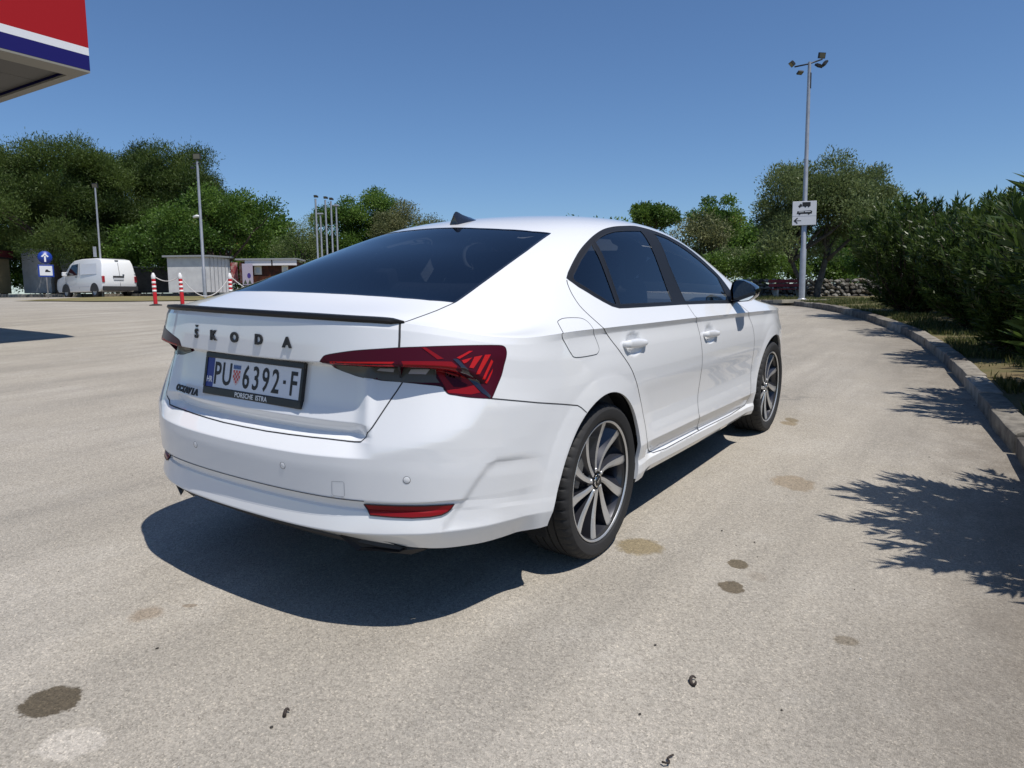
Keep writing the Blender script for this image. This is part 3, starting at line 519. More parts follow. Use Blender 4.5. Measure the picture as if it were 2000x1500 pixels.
class Patch:
    def __init__(s, pos, flip):
        s.pos = pos; s.n = grid_normals(pos, flip); s.nu, s.nv = pos.shape[:2]
        # metric index coordinates for triangulating
        s.uc = np.r_[0, np.cumsum(np.maximum(.004, np.linalg.norm(np.diff(pos, axis=0), axis=2).mean(1)))]
        s.vc = np.r_[0, np.cumsum(np.maximum(.003, np.linalg.norm(np.diff(pos, axis=1), axis=2).mean(0)))]
        tris = []; s.tq = []
        for i in range(s.nu-1):
            for j in range(s.nv-1):
                a = i*s.nv+j; tris.append((a, a+s.nv, a+s.nv+1)); tris.append((a, a+s.nv+1, a+1)); s.tq += [(i, j, 0), (i, j, 1)]
        s.bvh = BVHTree.FromPolygons([Vector(p) for p in pos.reshape(-1, 3)], tris)
    def param(s, tri, p):
        i, j, k = s.tq[tri]; P = s.pos
        a = Vector(P[i, j]); b = Vector(P[i+1, j]); c = Vector(P[i+1, j+1]); d = Vector(P[i, j+1])
        q = (a, b, c) if k == 0 else (a, c, d)
        e1 = q[1]-q[0]; e2 = q[2]-q[0]; r = Vector(p)-q[0]
        d11, d12, d22 = e1.dot(e1), e1.dot(e2), e2.dot(e2); dn = d11*d22-d12*d12
        if abs(dn) < 1e-18: u = v = 0
        else: u = (d22*r.dot(e1)-d12*r.dot(e2))/dn; v = (d11*r.dot(e2)-d12*r.dot(e1))/dn
        fi, fj = ((u+v, v) if k == 0 else (u, u+v))
        fi = min(1, max(0, fi)); fj = min(1, max(0, fj))
        return (s.uc[i]+fi*(s.uc[i+1]-s.uc[i]), s.vc[j]+fj*(s.vc[j+1]-s.vc[j]))
    def near(s, p):
        loc, nn, tri, dist = s.bvh.find_nearest(Vector(p)); return s.param(tri, loc), dist
    def at(s, U, V):
        "positions and normals at metric coordinates"
        U = np.clip(np.asarray(U, float), 0, s.uc[-1]); V = np.clip(np.asarray(V, float), 0, s.vc[-1])
        i = np.clip(np.searchsorted(s.uc, U)-1, 0, s.nu-2); j = np.clip(np.searchsorted(s.vc, V)-1, 0, s.nv-2)
        a = ((U-s.uc[i])/(s.uc[i+1]-s.uc[i]))[:, None]; b = ((V-s.vc[j])/(s.vc[j+1]-s.vc[j]))[:, None]
        f = lambda G: (1-a)*(1-b)*G[i, j]+a*(1-b)*G[i+1, j]+a*b*G[i+1, j+1]+(1-a)*b*G[i, j+1]
        n = f(s.n); n /= np.linalg.norm(n, axis=1)[:, None]
        return f(s.pos), n
    def cut(s, lines):
        """triangulate the patch with the given polylines (lists of metric (u, v)) as edges; -> V(2d), faces"""
        eps = 1e-5
        pts = []; edges = []
        for L in lines:
            base = len(pts); pts += [tuple(q) for q in L]; edges += [(base+k, base+k+1) for k in range(len(L)-1)]
        G = np.stack(np.meshgrid(s.uc, s.vc, indexing='ij'), -1).reshape(-1, 2)
        if pts:
            segs = np.array([(pts[a], pts[b]) for a, b in edges]); keep = np.ones(len(G), bool)
            border = (G[:, 0] <= eps) | (G[:, 0] >= s.uc[-1]-eps) | (G[:, 1] <= eps) | (G[:, 1] >= s.vc[-1]-eps)
            for (a, b) in segs:
                ab = b-a; L2 = max(ab@ab, 1e-12); lo = np.minimum(a, b)-.004; hi = np.maximum(a, b)+.004
                c = np.where((G[:, 0] > lo[0]) & (G[:, 0] < hi[0]) & (G[:, 1] > lo[1]) & (G[:, 1] < hi[1]))[0]
                if len(c):
                    t = np.clip(((G[c]-a)@ab)/L2, 0, 1); dd = np.linalg.norm(G[c]-a-t[:, None]*ab, axis=1); keep[c[dd < .0025]] = False
            G = G[keep | border]
        allp = [Vector(p) for p in pts]+[Vector(g) for g in G]
        V, E, F, _, _, _ = delaunay_2d_cdt(allp, edges, [], 0, 1e-6)
        return np.array([(v.x, v.y) for v in V]), [tuple(f) for f in F if len(f) == 3]
def in_poly(poly, x, y):
    poly = np.asarray(poly); x = np.asarray(x); y = np.asarray(y); c = np.zeros(x.shape, bool); n = len(poly); j = n-1
    for i in range(n):
        xi, yi = poly[i]; xj, yj = poly[j]
        k = ((yi > y) != (yj > y)) & (x < (xj-xi)*(y-yi)/((yj-yi) if yj != yi else 1e-12)+xi); c ^= k; j = i
    return c
LT, LI, LPOS = build_lower(); LOW = Patch(LPOS, False)
US, UV, UPOS = build_upper(); UPP = Patch(UPOS, False)
# make normals point away from the car
if LOW.n[len(LT)//2, LPOS.shape[1]//2, 1] > 0: LOW.n = -LOW.n
if UPP.n[UPOS.shape[0]//3, -3, 2] < 0: UPP.n = -UPP.n
# ------------------------------------------------------------------ cutting the skin into panels
def s0_at_x(x):
    tt = np.linspace(.9, TMAX*.9, 700); S = s0_curve(tt); return np.array([x, -np.interp(x, S[:, 0], S[:, 1]), np.interp(x, S[:, 0], S[:, 2])])
def dens(L, step=.012, closed=False):
    "re-sample a 3D outline finely (straight runs between its points)"
    L = list(L)+([L[0]] if closed else []); out = [L[0]]
    for a, b in zip(L, L[1:]):
        d = math.dist(a[1:], b[1:]); n = max(1, int(d/step))
        for k in range(1, n+1):
            f = k/n; p = [a[1+q]+(b[1+q]-a[1+q])*f for q in range(3)]
            out.append((a[0] if f < .5 else b[0], *p))
    return out
def smooth3(L, closed=False, n=6):
    "Catmull-Rom through the points of one patch run"
    out = []; m = len(L); rng = range(m if closed else m-1)
    for i in rng:
        g = lambda k: L[k % m] if closed else L[min(max(k, 0), m-1)]
        p0, p1, p2, p3 = [np.array(g(i+q)[1:]) for q in (-1, 0, 1, 2)]
        for k in range(n):
            t = k/n; out.append((g(i)[0], *(.5*((2*p1)+(-p0+p2)*t+(2*p0-5*p1+4*p2-p3)*t*t+(-p0+3*p1-3*p2+p3)*t**3))))
    if not closed: out.append(L[-1])
    return out
def runs(L, closed=False):
    "split into runs per patch in metric coordinates, joined at the shoulder line"
    L = list(L)+([L[0]] if closed else []); res = []; cur = []; pk = None
    for q in L:
        k = q[0]
        if pk is not None and k != pk:
            a = np.array(last[1:]); b = np.array(q[1:])
            za = a[2]-s0_at_x(a[0])[2]; zb = b[2]-s0_at_x(b[0])[2]; f = za/(za-zb) if za*zb < 0 else .5
            c = s0_at_x((a+(b-a)*f)[0])
            u = (LOW if pk == 'L' else UPP).near(c)[0]; cur.append((u[0], 0.0)); res.append((pk, cur))
            u = (LOW if k == 'L' else UPP).near(c)[0]; cur = [(u[0], 0.0)]
        cur.append((LOW if k == 'L' else UPP).near(q[1:])[0]); pk = k; last = q
    res.append((pk, cur))
    return res
def poly2(P, L): return [P.near(q[1:])[0] for q in L]
X = {k: v for k, v in LN.items()}
dlo = smooth3(X['DLO'][1:-11], n=4)+dens(X['DLO'][-11:]+[X['DLO'][0]])
def rnd(L, closed=True): return smooth3(L, closed, 4)
door_r = smooth3(X['DOORR'][:6], n=4)+smooth3(X['DOORR'][6:], n=4)
door_f = smooth3(X['DOORF'][:3], n=4)+smooth3(X['DOORF'][3:], n=4)
ff = [(1.93, .965), (1.985, .93), (2.03, .895), (2.075, .85), (2.11, .78), (2.125, .66), (2.12, .5), (2.105, .36), (2.10, .288)]
def side_pt(x, z):
    k = 'U' if z > s0_at_x(x)[2] else 'L'; P = UPP if k == 'U' else LOW
    h = P.bvh.ray_cast(Vector((x, -3, z)), Vector((0, 1, 0)))
    return (k, *(h[0] if h[0] else Vector((x, -.9, z))))
door_ff = [side_pt(*q) for q in ff]; door_ff = smooth3([q for q in door_ff if q[0] == 'U'], n=4)+smooth3([q for q in door_ff if q[0] == 'L'], n=4)
door_b = dens(X['DOORBOT'][:-1]+[door_ff[-1]])
fuel = rnd(X['FUEL'])
arch_r = [(-.445, .15), (-.434, .26), (-.4264, .3062), (-.4092, .3705), (-.3742, .4654), (-.3201, .5492), (-.2385, .6306), (-.1362, .6838), (-.0262, .7043), (.0851, .6868), (.1845, .6331), (.2644, .539), (.3000, .4416), (.3067, .3409), (.295, .24), (.285, .15)]
arch_f = [(2.215, .15), (2.212, .27), (2.222, .41), (2.285, .53), (2.39, .636), (2.53, .692), (2.67, .704), (2.81, .683), (2.93, .62), (3.005, .52), (3.03, .42), (3.04, .30), (3.04, .15)]
def arch_poly(A):
    pts = np.array(A); k = np.r_[0, np.cumsum(np.linalg.norm(np.diff(pts, axis=0), axis=1))]; f = cspline(k, pts); q = f(np.linspace(0, k[-1], 70)); res = []
    for x, z in q:
        h = LOW.bvh.ray_cast(Vector((x, -3, z)), Vector((0, 1, 0)))
        if h[0]: res.append((LOW.param(h[2], h[0]), h[0]))
        else: res.append(None)
    pr = [r for r in res if r]
    uv = [r[0] for r in pr]; vb = LOW.vc[-1]
    return [(uv[0][0], vb)]+uv+[(uv[-1][0], vb)], [r[1] for r in pr]
archR, archR3 = arch_poly(arch_r); archF, archF3 = arch_poly(arch_f)
lamp = X['LAMP']; lampmid = X['LAMPMID']
LPoly = {}; UPoly = {}
LPoly['lamp'] = poly2(LOW, smooth3(lamp[:20], n=3)+smooth3(lamp[19:], n=3)[:-1])
LPoly['refl'] = poly2(LOW, dens(X['REFL'], .02, True))
LPoly['tow'] = poly2(LOW, dens(X['TOW'], .02, True))
# trunk lid on the rear face: everything inboard of its side gap and above its bottom gap
tside = smooth3(X['TRUNKSIDE'], n=3); tlow = dens(X['TRUNKLOW'], .02); tbot = dens(X['TRUNKBOT'], .03)
tl_uv = poly2(LOW, tside)+poly2(LOW, tlow)+poly2(LOW, tbot)
tl_uv = [(tl_uv[0][0], 0.0)]+tl_uv+[(0.0, tl_uv[-1][1])]
LPoly['trunk'] = tl_uv+[(0.0, -.01), (tl_uv[0][0], -.01)]
seam_uv = poly2(LOW, dens(X['SEAM'], .02))
UPoly['dlo'] = poly2(UPP, dlo)
UPoly['quarter'] = poly2(UPP, dens(X['QUARTER'], .012, True)); UPoly['rearpane'] = poly2(UPP, dens(X['REARPANE'], .012, True)); UPoly['frontpane'] = poly2(UPP, dens(X['FRONTPANE'], .012, True))
rg = [q for q in X['REARGLASS'] if q[2] <= 0]
rg = [('U', rg[0][1]-.001, 0.0, rg[0][3]+.0005)]+rg+[('U', rg[-1][1], 0.0, rg[-1][3])]
rg_uv = poly2(UPP, dens(rg, .015)); rg_uv[0] = (rg_uv[0][0], UPP.vc[-1]); rg_uv[-1] = (rg_uv[-1][0], UPP.vc[-1])
UPoly['rearglass'] = rg_uv+[(rg_uv[-1][0], UPP.vc[-1]+.01), (rg_uv[0][0], UPP.vc[-1]+.01)]
tt_uv = poly2(UPP, dens(X['TRUNKTOP'], .015)); tt_uv[-1] = (0.0, tt_uv[-1][1])
# windscreen, mirrored shape of a real one
ws = [('U', 1.44, -.003, 1.446), ('U', 1.43, -.28, 1.436), ('U', 1.46, -.50, 1.395), ('U', 1.60, -.575, 1.330), ('U', 1.86, -.640, 1.215), ('U', 2.08, -.700, 1.105), ('U', 2.28, -.745, 1.015), ('U', 2.42, -.60, 1.035), ('U', 2.50, -.32, 1.055), ('U', 2.53, -.003, 1.06)]
ws_uv = poly2(UPP, dens(ws, .03)); ws_uv[0] = (ws_uv[0][0], UPP.vc[-1]); ws_uv[-1] = (ws_uv[-1][0], UPP.vc[-1])
UPoly['windscreen'] = ws_uv+[(ws_uv[-1][0], UPP.vc[-1]+.01), (ws_uv[0][0], UPP.vc[-1]+.01)]
low_lines = [LPoly['lamp']+LPoly['lamp'][:1], LPoly['refl'], LPoly['tow'], tl_uv, seam_uv, archR, archF]
upp_lines = [UPoly['dlo']+UPoly['dlo'][:1], UPoly['quarter'], UPoly['rearpane'], UPoly['frontpane'], rg_uv, tt_uv, ws_uv]
drun = {}
for nm, L, c in (('door_r', door_r, 0), ('door_f', door_f, 0), ('door_ff', door_ff, 0), ('door_b', door_b, 0), ('fuel', fuel, 1)):
    rr = runs(L, bool(c)); drun[nm] = rr
    for k, q in rr: (low_lines if k == 'L' else upp_lines).append(q)
g = lambda nm, k: [q for kk, r in drun[nm] if kk == k for q in r]
rb_L = g('door_r', 'L'); ib = int(np.argmin([abs(q[0]-g('door_f', 'L')[-1][0]) for q in g('door_b', 'L')])); db = g('door_b', 'L')
LPoly['rear_door'] = [(rb_L[0][0], -.01)]+rb_L+db[:ib+1]+g('door_f', 'L')[::-1]+[(g('door_f', 'L')[0][0], -.01)]
LPoly['front_door'] = [(g('door_f', 'L')[0][0], -.01)]+g('door_f', 'L')+db[ib:]+g('door_ff', 'L')[::-1]+[(g('door_ff', 'L')[0][0], -.01)]
UPoly['rear_door'] = [(g('door_r', 'U')[-1][0], -.01)]+g('door_r', 'U')[::-1]+g('door_f', 'U')+[(g('door_f', 'U')[-1][0], -.01)]
UPoly['front_door'] = [(g('door_f', 'U')[-1][0], -.01)]+g('door_f', 'U')[::-1]+g('door_ff', 'U')+[(g('door_ff', 'U')[-1][0], -.01)]
fl = [r for r in drun['fuel']]
LPoly['fuel'] = [q for k, r in fl if k == 'L' for q in r]
fu = [r for k, r in fl if k == 'U']
UPoly['fuel'] = (fu[-1]+fu[0][1:] if len(fu) > 1 else fu[0])
UPoly['fuel'] = [(UPoly['fuel'][0][0], -.01)]+UPoly['fuel']+[(UPoly['fuel'][-1][0], -.01)]
LPoly['fuel'] = [(LPoly['fuel'][0][0], -.01)]+LPoly['fuel']+[(LPoly['fuel'][-1][0], -.01)]
# lamp interior divisions
def onlow(pts): return [LOW.near(q)[0] for q in pts]
lamp_in = {
 'mid': poly2(LOW, dens(lampmid[:7], .02)),
}
low_lines.append(lamp_in['mid'])
Vl, Fl = LOW.cut(low_lines); Vu, Fu = UPP.cut(upp_lines)
Pl, Nl = LOW.at(Vl[:, 0], Vl[:, 1]); Pu, Nu = UPP.at(Vu[:, 0], Vu[:, 1])
def cent(V, F): F = np.array(F); return V[F].mean(1)
Cl = cent(Vl, Fl); Cu = cent(Vu, Fu)
def classify(C, polys, order, default):
    lab = np.array([default]*len(C), dtype=object); done = np.zeros(len(C), bool)
    for nm in order:
        q = polys[nm]; k = in_poly(q, C[:, 0], C[:, 1]) & ~done; lab[k] = nm; done |= k
    return lab
LPoly['archR'] = archR+[(archR[-1][0], LOW.vc[-1]+.05), (archR[0][0], LOW.vc[-1]+.05)]; LPoly['archF'] = archF+[(archF[-1][0], LOW.vc[-1]+.05), (archF[0][0], LOW.vc[-1]+.05)]
# rear bumper: below the seam and the trunk, behind the wheel arch
sm = seam_uv; bmax = archR[12][0]
LPoly['bumper'] = [(0, tl_uv[-1][1])]+list(reversed(tl_uv[len(tside)+1:-1]))+[LPoly['lamp'][int(np.argmin([math.dist(q, tl_uv[len(tside)+1]) for q in LPoly['lamp']]))]]
i0 = int(np.argmin([math.dist(q, tl_uv[len(tside)+1]) for q in LPoly['lamp']])); i1 = int(np.argmin([math.dist(q, sm[0]) for q in LPoly['lamp']]))
LPoly['bumper'] += [LPoly['lamp'][i] for i in (range(i0, i1+1) if i1 > i0 else range(i0, i1-1, -1))]+sm+[(sm[-1][0]+.01, sm[-1][1]+.01), (sm[-1][0]+.3, LOW.vc[-1]+.05), (0, LOW.vc[-1]+.05), (-.01, LOW.vc[-1]+.05), (-.01, tl_uv[-1][1])]
labL = classify(Cl, LPoly, ['archR', 'archF', 'lamp', 'refl', 'tow', 'trunk', 'fuel', 'rear_door', 'front_door', 'bumper'], 'side')
labU = classify(Cu, UPoly, ['quarter', 'rearpane', 'frontpane', 'dlo', 'rearglass', 'windscreen', 'fuel', 'rear_door', 'front_door'], 'shell')
# deck part of the trunk lid: behind the rear glass and inboard of its gap
du = np.array(tt_uv)
deck = (Cu[:, 0] < np.interp(Cu[:, 1], du[::-1, 1] if du[0, 1] > du[-1, 1] else du[:, 1], du[::-1, 0] if du[0, 1] > du[-1, 1] else du[:, 0])) & (Cu[:, 1] > du[:, 1].min()-.0)
UPoly['deck'] = [(-.01, tt_uv[-1][1])]+tt_uv[::-1]+[q for q in rg_uv[int(np.argmin([math.dist(q, tt_uv[0]) for q in rg_uv])):]]+[(rg_uv[-1][0], UPP.vc[-1]+.01), (-.01, UPP.vc[-1]+.01)]
k = in_poly(UPoly['deck'], Cu[:, 0], Cu[:, 1]) & (labU == 'shell'); labU[k] = 'deck'
xm = Pu[np.array(Fu)].mean(1)[:, 0]; labU[(labU == 'shell') & (xm > 2.36)] = 'hood'
xl = Pl[np.array(Fl)].mean(1); labL[(labL == 'side') & (xl[:, 0] > 3.02)] = 'nose'

def piece(sel, off=0.0):
    """faces picked from the two cut patches -> verts, faces, normals. sel: [(patch key, mask)]"""
    V, N, F = [], [], []
    for key, mask in sel:
        P_, N_, F_ = (Pl, Nl, Fl) if key == 'L' else (Pu, Nu, Fu)
        idx = np.where(mask)[0]; used = sorted(set(v for i in idx for v in F_[i])); mp = {v: q+len(V) for q, v in enumerate(used)}
        V += [P_[v]+N_[v]*off for v in used]; N += [N_[v] for v in used]
        for i in idx:
            f = [mp[v] for v in F_[i]]
            a, b, c = V[f[0]], V[f[1]], V[f[2]]
            if np.dot(np.cross(b-a, c-a), N[f[0]]+N[f[1]]+N[f[2]]) < 0: f = f[::-1]
            F.append(tuple(f))
    return V, F, N
def both(pc):
    V, F, N = pc; n = len(V)
    return V+[v*[1, -1, 1] for v in V], F+[tuple(q+n for q in f[::-1]) for f in F], N+[v*[1, -1, 1] for v in N]
def mirror(pc):
    V, F, N = pc; return [v*[1, -1, 1] for v in V], [f[::-1] for f in F], [v*[1, -1, 1] for v in N]
def panel(name, pc, m, parent): return mesh_obj(name, pc[0], pc[1], m, parent, True, pc[2])
def ribbon(key, uv, width=.004, off=.0006, ext=0):
    "a thin band lying on the skin along a line of metric coordinates"
    P_ = LOW if key == 'L' else UPP; uv = np.array(uv); keep = np.r_[True, np.linalg.norm(np.diff(uv, axis=0), axis=1) > 1e-5]; uv = uv[keep]
    p, n = P_.at(uv[:, 0], uv[:, 1]); d = np.gradient(p, axis=0); s = np.cross(n, d); s /= np.maximum(np.linalg.norm(s, axis=1), 1e-9)[:, None]
    V = []; N = []
    for i in range(len(p)):
        V += [p[i]+n[i]*off+s[i]*width/2, p[i]+n[i]*off-s[i]*width/2]; N += [n[i], n[i]]
    F = []
    for i in range(len(p)-1):
        f = (2*i, 2*i+1, 2*i+3, 2*i+2); a, b, c = V[f[0]], V[f[1]], V[f[2]]
        F.append(f if np.dot(np.cross(b-a, c-a), n[i]) > 0 else f[::-1])
    return V, F, N
def join(pcs):
    V, F, N = [], [], []
    for v, f, n in pcs:
        b = len(V); V += list(v); N += list(n); F += [tuple(q+b for q in g) for g in f]
    return V, F, N
# ------------------------------------------------------------------ car materials
paint = mat('white car paint', (.735, .745, .76), .5, 0, .0, coat=1.0, coat_rough=.02, **{'Coat IOR': 1.62})
black_gloss = mat('gloss black trim', (.012, .012, .014), .12, 0, .5, coat=1, coat_rough=.03)
black_trim = mat('satin black trim', (.010, .010, .011), .5, spec=.3)
dark_plastic = mat('dark plastic', (.022, .022, .023), .6)
gap_m = mat('dark panel gap', (.03, .031, .034), .8)
rubber = mat('tyre rubber', (.024, .024, .025), .72, spec=.35)
alloy = mat('machined alloy', (.66, .66, .66), .36, .75)
alloy_dark = mat('dark painted alloy', (.035, .036, .045), .32, .4, coat=.6)
disc_m = mat('brake disc steel', (.25, .24, .23), .4, 1)
chrome = mat('bright chrome', (.75, .75, .76), .12, 1)
white_print = mat('white print', (.8, .8, .8), .5); blue_print = mat('blue plate band', (.01, .03, .22), .4); plate_white = mat('white plate', (.66, .69, .76), .38); ink = mat('black ink', (.01, .01, .012), .5)
red_check = mat('red check', (.55, .05, .05), .5)
lamp_plum = mat('smoked red lens', (.055, .005, .014), .30, spec=.14); lamp_red = mat('red lens', (.22, .005, .008), .25, spec=.25)
lamp_bright = mat('bright red lens', (.46, .008, .010), .25, spec=.3); lamp_grey = mat('smoked clear lens', (.10, .095, .082), .15, spec=.3); lamp_clear = mat('clear lens insert', (.42, .40, .42), .2, coat=1)
seat_m = noisy('seat cloth', (.05, .05, .055), (.08, .08, .085), 60, .9)
liner_m = mat('cabin lining', (.07, .07, .075), .9)
def glass_mat(name, tint, ior=1.5, gloss=(.95, .97, 1), boost=1.0):
    m = bpy.data.materials.new(name); m.use_nodes = True; t = m.node_tree; t.nodes.remove(bsdf(m)); out = t.nodes['Material Output']
    tr = node(m, 'ShaderNodeBsdfTransparent', i_Color=(*tint, 1)); gl = node(m, 'ShaderNodeBsdfGlossy', i_Color=(*gloss, 1), i_Roughness=.01)
    fr = node(m, 'ShaderNodeFresnel', i_IOR=ior); mx = node(m, 'ShaderNodeMixShader'); link(m, fr.outputs[0], mx.inputs[0]); link(m, tr.outputs[0], mx.inputs[1]); link(m, gl.outputs[0], mx.inputs[2]); link(m, mx.outputs[0], out.inputs[0])
    return m
glass_dark = glass_mat('tinted rear glass', (.26, .30, .36), 1.95); glass_light = glass_mat('side window glass', (.84, .90, .90), 1.62); glass_side = glass_mat('privacy side glass', (.52, .57, .62), 1.75)

car = empty('sedan_car'); car.rotation_mode = 'QUATERNION'; car.rotation_quaternion = QT.to_quaternion()
tag(car, 'white sedan with black trim parked in the foreground, seen from behind', 'car')
def sides(name, pc, m):
    a = panel(name, pc, m, car); b = panel(name, mirror(pc), m, car); return a, b

# ------------------------------------------------------------------ skin panels
shell = both(piece([('L', labL == 'side'), ('U', labU == 'shell')])); panel('body_shell', shell, paint, car)
trunk = panel('trunk_lid', both(piece([('L', labL == 'trunk'), ('U', labU == 'deck')])), paint, car)
bumper = panel('rear_bumper', both(piece([('L', (labL == 'bumper') | (labL == 'tow'))])), paint, car)
panel('hood', both(piece([('U', labU == 'hood')])), paint, car)
panel('front_bumper', both(piece([('L', labL == 'nose')])), paint, car)
rdoor = sides('rear_door', piece([('L', labL == 'rear_door'), ('U', labU == 'rear_door')]), paint)
fdoor = sides('front_door', piece([('L', labL == 'front_door'), ('U', labU == 'front_door')]), paint)
flap = panel('fuel_flap', piece([('L', labL == 'fuel'), ('U', labU == 'fuel')], .0008), paint, car)
panel('body_shell_patch', mirror(piece([('L', labL == 'fuel'), ('U', labU == 'fuel')])), paint, car)
sides('window_trim', piece([('U', labU == 'dlo')]), black_trim)
sides('quarter_glass', piece([('U', labU == 'quarter')], -.002), glass_side)
for d, nm, g in ((rdoor, 'rearpane', glass_side), (fdoor, 'frontpane', glass_light)):
    pc = piece([('U', labU == nm)], -.002)
    panel('window_glass', pc, g, d[0]); panel('window_glass', mirror(pc), g, d[1])
panel('rear_window', both(piece([('U', labU == 'rearglass')], -.0015)), glass_dark, car)
panel('windscreen', both(piece([('U', labU == 'windscreen')])), glass_mat('clear windscreen', (.85, .90, .88), 1.5), car)
# inner lining of roof and pillars, and inner door skins, so that the cabin is dark
lin = piece([('U', (labU == 'shell') & True), ('U', labU == 'rear_door'), ('U', labU == 'front_door'), ('U', labU == 'deck')], -.016)
lin = both((lin[0], [f[::-1] for f in lin[1]], [-n for n in lin[2]])); panel('headliner', lin, liner_m, car)
# panel gaps
gaps = []
for nm in ('door_r', 'door_f', 'door_ff', 'door_b'):
    for k, q in drun[nm]: gaps.append(ribbon(k, q, .0042))
for k, q in drun['fuel']: gaps.append(ribbon(k, q, .0024, .0012))
gaps.append(ribbon('L', seam_uv, .0042))
gp = join(gaps); sides('panel_gap', gp, gap_m)
tg = join([ribbon('L', [q for q in tl_uv[:len(tside)+1]], .007), ribbon('L', tl_uv[len(tside)+1:-1], .0045), ribbon('L', tl_uv[-len(tbot)-1:], .005), ribbon('U', tt_uv, .0045)])
sides('trunk_gap', tg, gap_m)
sides('lamp_gap', ribbon('L', LPoly['lamp']+LPoly['lamp'][:1], .004), gap_m)
sides('window_seal', join([ribbon('U', UPoly['dlo']+UPoly['dlo'][:1], .006), ribbon('U', UPoly['frontpane']+UPoly['frontpane'][:1], .007), ribbon('U', UPoly['rearpane']+UPoly['rearpane'][:1], .007), ribbon('U', UPoly['quarter']+UPoly['quarter'][:1], .007)]), mat('window rubber', (.006, .006, .007), .5))
sides('rear_window_seal', ribbon('U', rg_uv, .009), black_gloss)

# ------------------------------------------------------------------ tail lamps
def decal(P_, uv, off, step=.012):
    "a piece of skin cut out along an outline, lifted by off"
    uv = np.array(uv); lo, hi = uv.min(0), uv.max(0); pts = [Vector(q) for q in uv]; n = len(pts)
    for a in np.arange(lo[0]+step/2, hi[0], step):
        for b in np.arange(lo[1]+step/2, hi[1], step):
            if in_poly(uv, np.array([a]), np.array([b]))[0]: pts.append(Vector((a, b)))
    V, E, F, *_ = delaunay_2d_cdt(pts, [(i, (i+1) % n) for i in range(n)], [], 0, 1e-6)
    V = np.array([(v.x, v.y) for v in V]); F = [tuple(f) for f in F]
    c = np.array([V[list(f)].mean(0) for f in F]); k = in_poly(uv, c[:, 0], c[:, 1]); p, nn = P_.at(V[:, 0], V[:, 1]); p = p+nn*off
    out = []
    for f, ok in zip(F, k):
        if ok:
            if np.dot(np.cross(p[f[1]]-p[f[0]], p[f[2]]-p[f[0]]), nn[f[0]]) < 0: f = f[::-1]
            out.append(f)
    return list(p), out, list(nn)
lamps = sides('tail_lamp', piece([('L', labL == 'lamp')], .0012), lamp_plum)
def lpart(name, key, m, off):
    L = dens(X[key], .012, True)[:-1]; pc = decal(LOW, poly2(LOW, L), off)
    if not pc[1]: return
    panel(name, pc, m, lamps[0]); panel(name, mirror(pc), m, lamps[1])
lpart('light_bar', 'LBAR', lamp_bright, .002); lpart('light_guide', 'LRED', lamp_red, .002); lpart('light_hook', 'LHOOK', lamp_plum, .003); lpart('divider', 'LDIAG', mat('lamp divider', (.012, .006, .014), .1, coat=1), .003)
lpart('reversing_lens', 'LGREY', lamp_grey, .0022); lpart('reversing_light', 'REV1', lamp_clear, .0034); lpart('reversing_light', 'REV2', lamp_clear, .0034)
for q in range(1, 7): lpart('crystal_fin', 'FIN%d' % q, lamp_bright, .0028)
lpart('crystal_fin', 'FIN7', lamp_red, .0028)
refl = sides('bumper_reflector', piece([('L', labL == 'refl')], .004), lamp_red)
sides('reflector_rim', ribbon('L', LPoly['refl']+LPoly['refl'][:1], .004, .0045), mat('reflector rim', (.02, .003, .004), .5))
# shut line between bumper and lower lip, groove shadow painted in as dark ribbon
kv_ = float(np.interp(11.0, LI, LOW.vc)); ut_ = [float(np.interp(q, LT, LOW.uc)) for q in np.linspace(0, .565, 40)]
sides('lip_gap_shadow', ribbon('L', [(u_, kv_) for u_ in ut_], .0035, .001), mat('lip seam shadow', (.10, .10, .11), .8))
# parking sensors and the towing-eye cover
for y, z in ((-.2454, .556), (-.686, .551), (.2454, .556), (.686, .551)):
    h = LOW.bvh.ray_cast(Vector((-3, -abs(y), z)), Vector((1, 0, 0))); uv = LOW.param(h[2], h[0]); p, n = LOW.at([uv[0]], [uv[1]]); p = p[0]*[1, 1 if y < 0 else -1, 1]; n = n[0]*[1, 1 if y < 0 else -1, 1]
    M = Matrix.Translation(Vector(p)) @ Vector(n).to_track_quat('Z', 'Y').to_matrix().to_4x4()
    bm = bmesh.new(); add_lathe(bm, [(.0122, .0), (.0122, .0008), (.0108, .0008)], 24, M); bm_obj('sensor_ring', bm, mat('sensor gap', (.12, .125, .13), .8), bumper)
    bm = bmesh.new(); add_lathe(bm, [(.0108, .0006), (.0100, .0010), (0, .0010)], 24, M); bm_obj('parking_sensor', bm, paint, bumper)
panel('tow_cover', ribbon('L', LPoly['tow']+LPoly['tow'][:1], .0016, .0005), mat('tow cover line', (.36, .37, .39), .6), bumper)
# black spoiler lip along the edge of the lid
sp = []
for t in np.linspace(-.70, .70, 61):
    q = s0_curve(abs(t))[0]; s = 1 if t < 0 else -1; e = min(1, (.70-abs(t))/.05)
    d0, _ = plan(np.array([abs(t)])); nn = (plan(np.array([abs(t)]))[1]*PSIGN)[0]
    base = Vector((q[0], s*q[1], q[2])); o = Vector((nn[0], s*nn[1], 0))
    h = .002+.005*e
    sp.append([base-o*.045*e+Vector((0, 0, .002)), base-o*.02*e+Vector((0, 0, .006+h*.8)), base+o*.008*e+Vector((0, 0, .004+h)), base+o*.012*e+Vector((0, 0, -.001+h*.5)), base+o*.006*e+Vector((0, 0, -.007*e)), base-o*.01+Vector((0, 0, -.012*e))])
V = [v for r in sp for v in r]; F = [(i*6+k, i*6+(k+1) % 6, (i+1)*6+(k+1) % 6, (i+1)*6+k) for i in range(60) for k in range(6)]
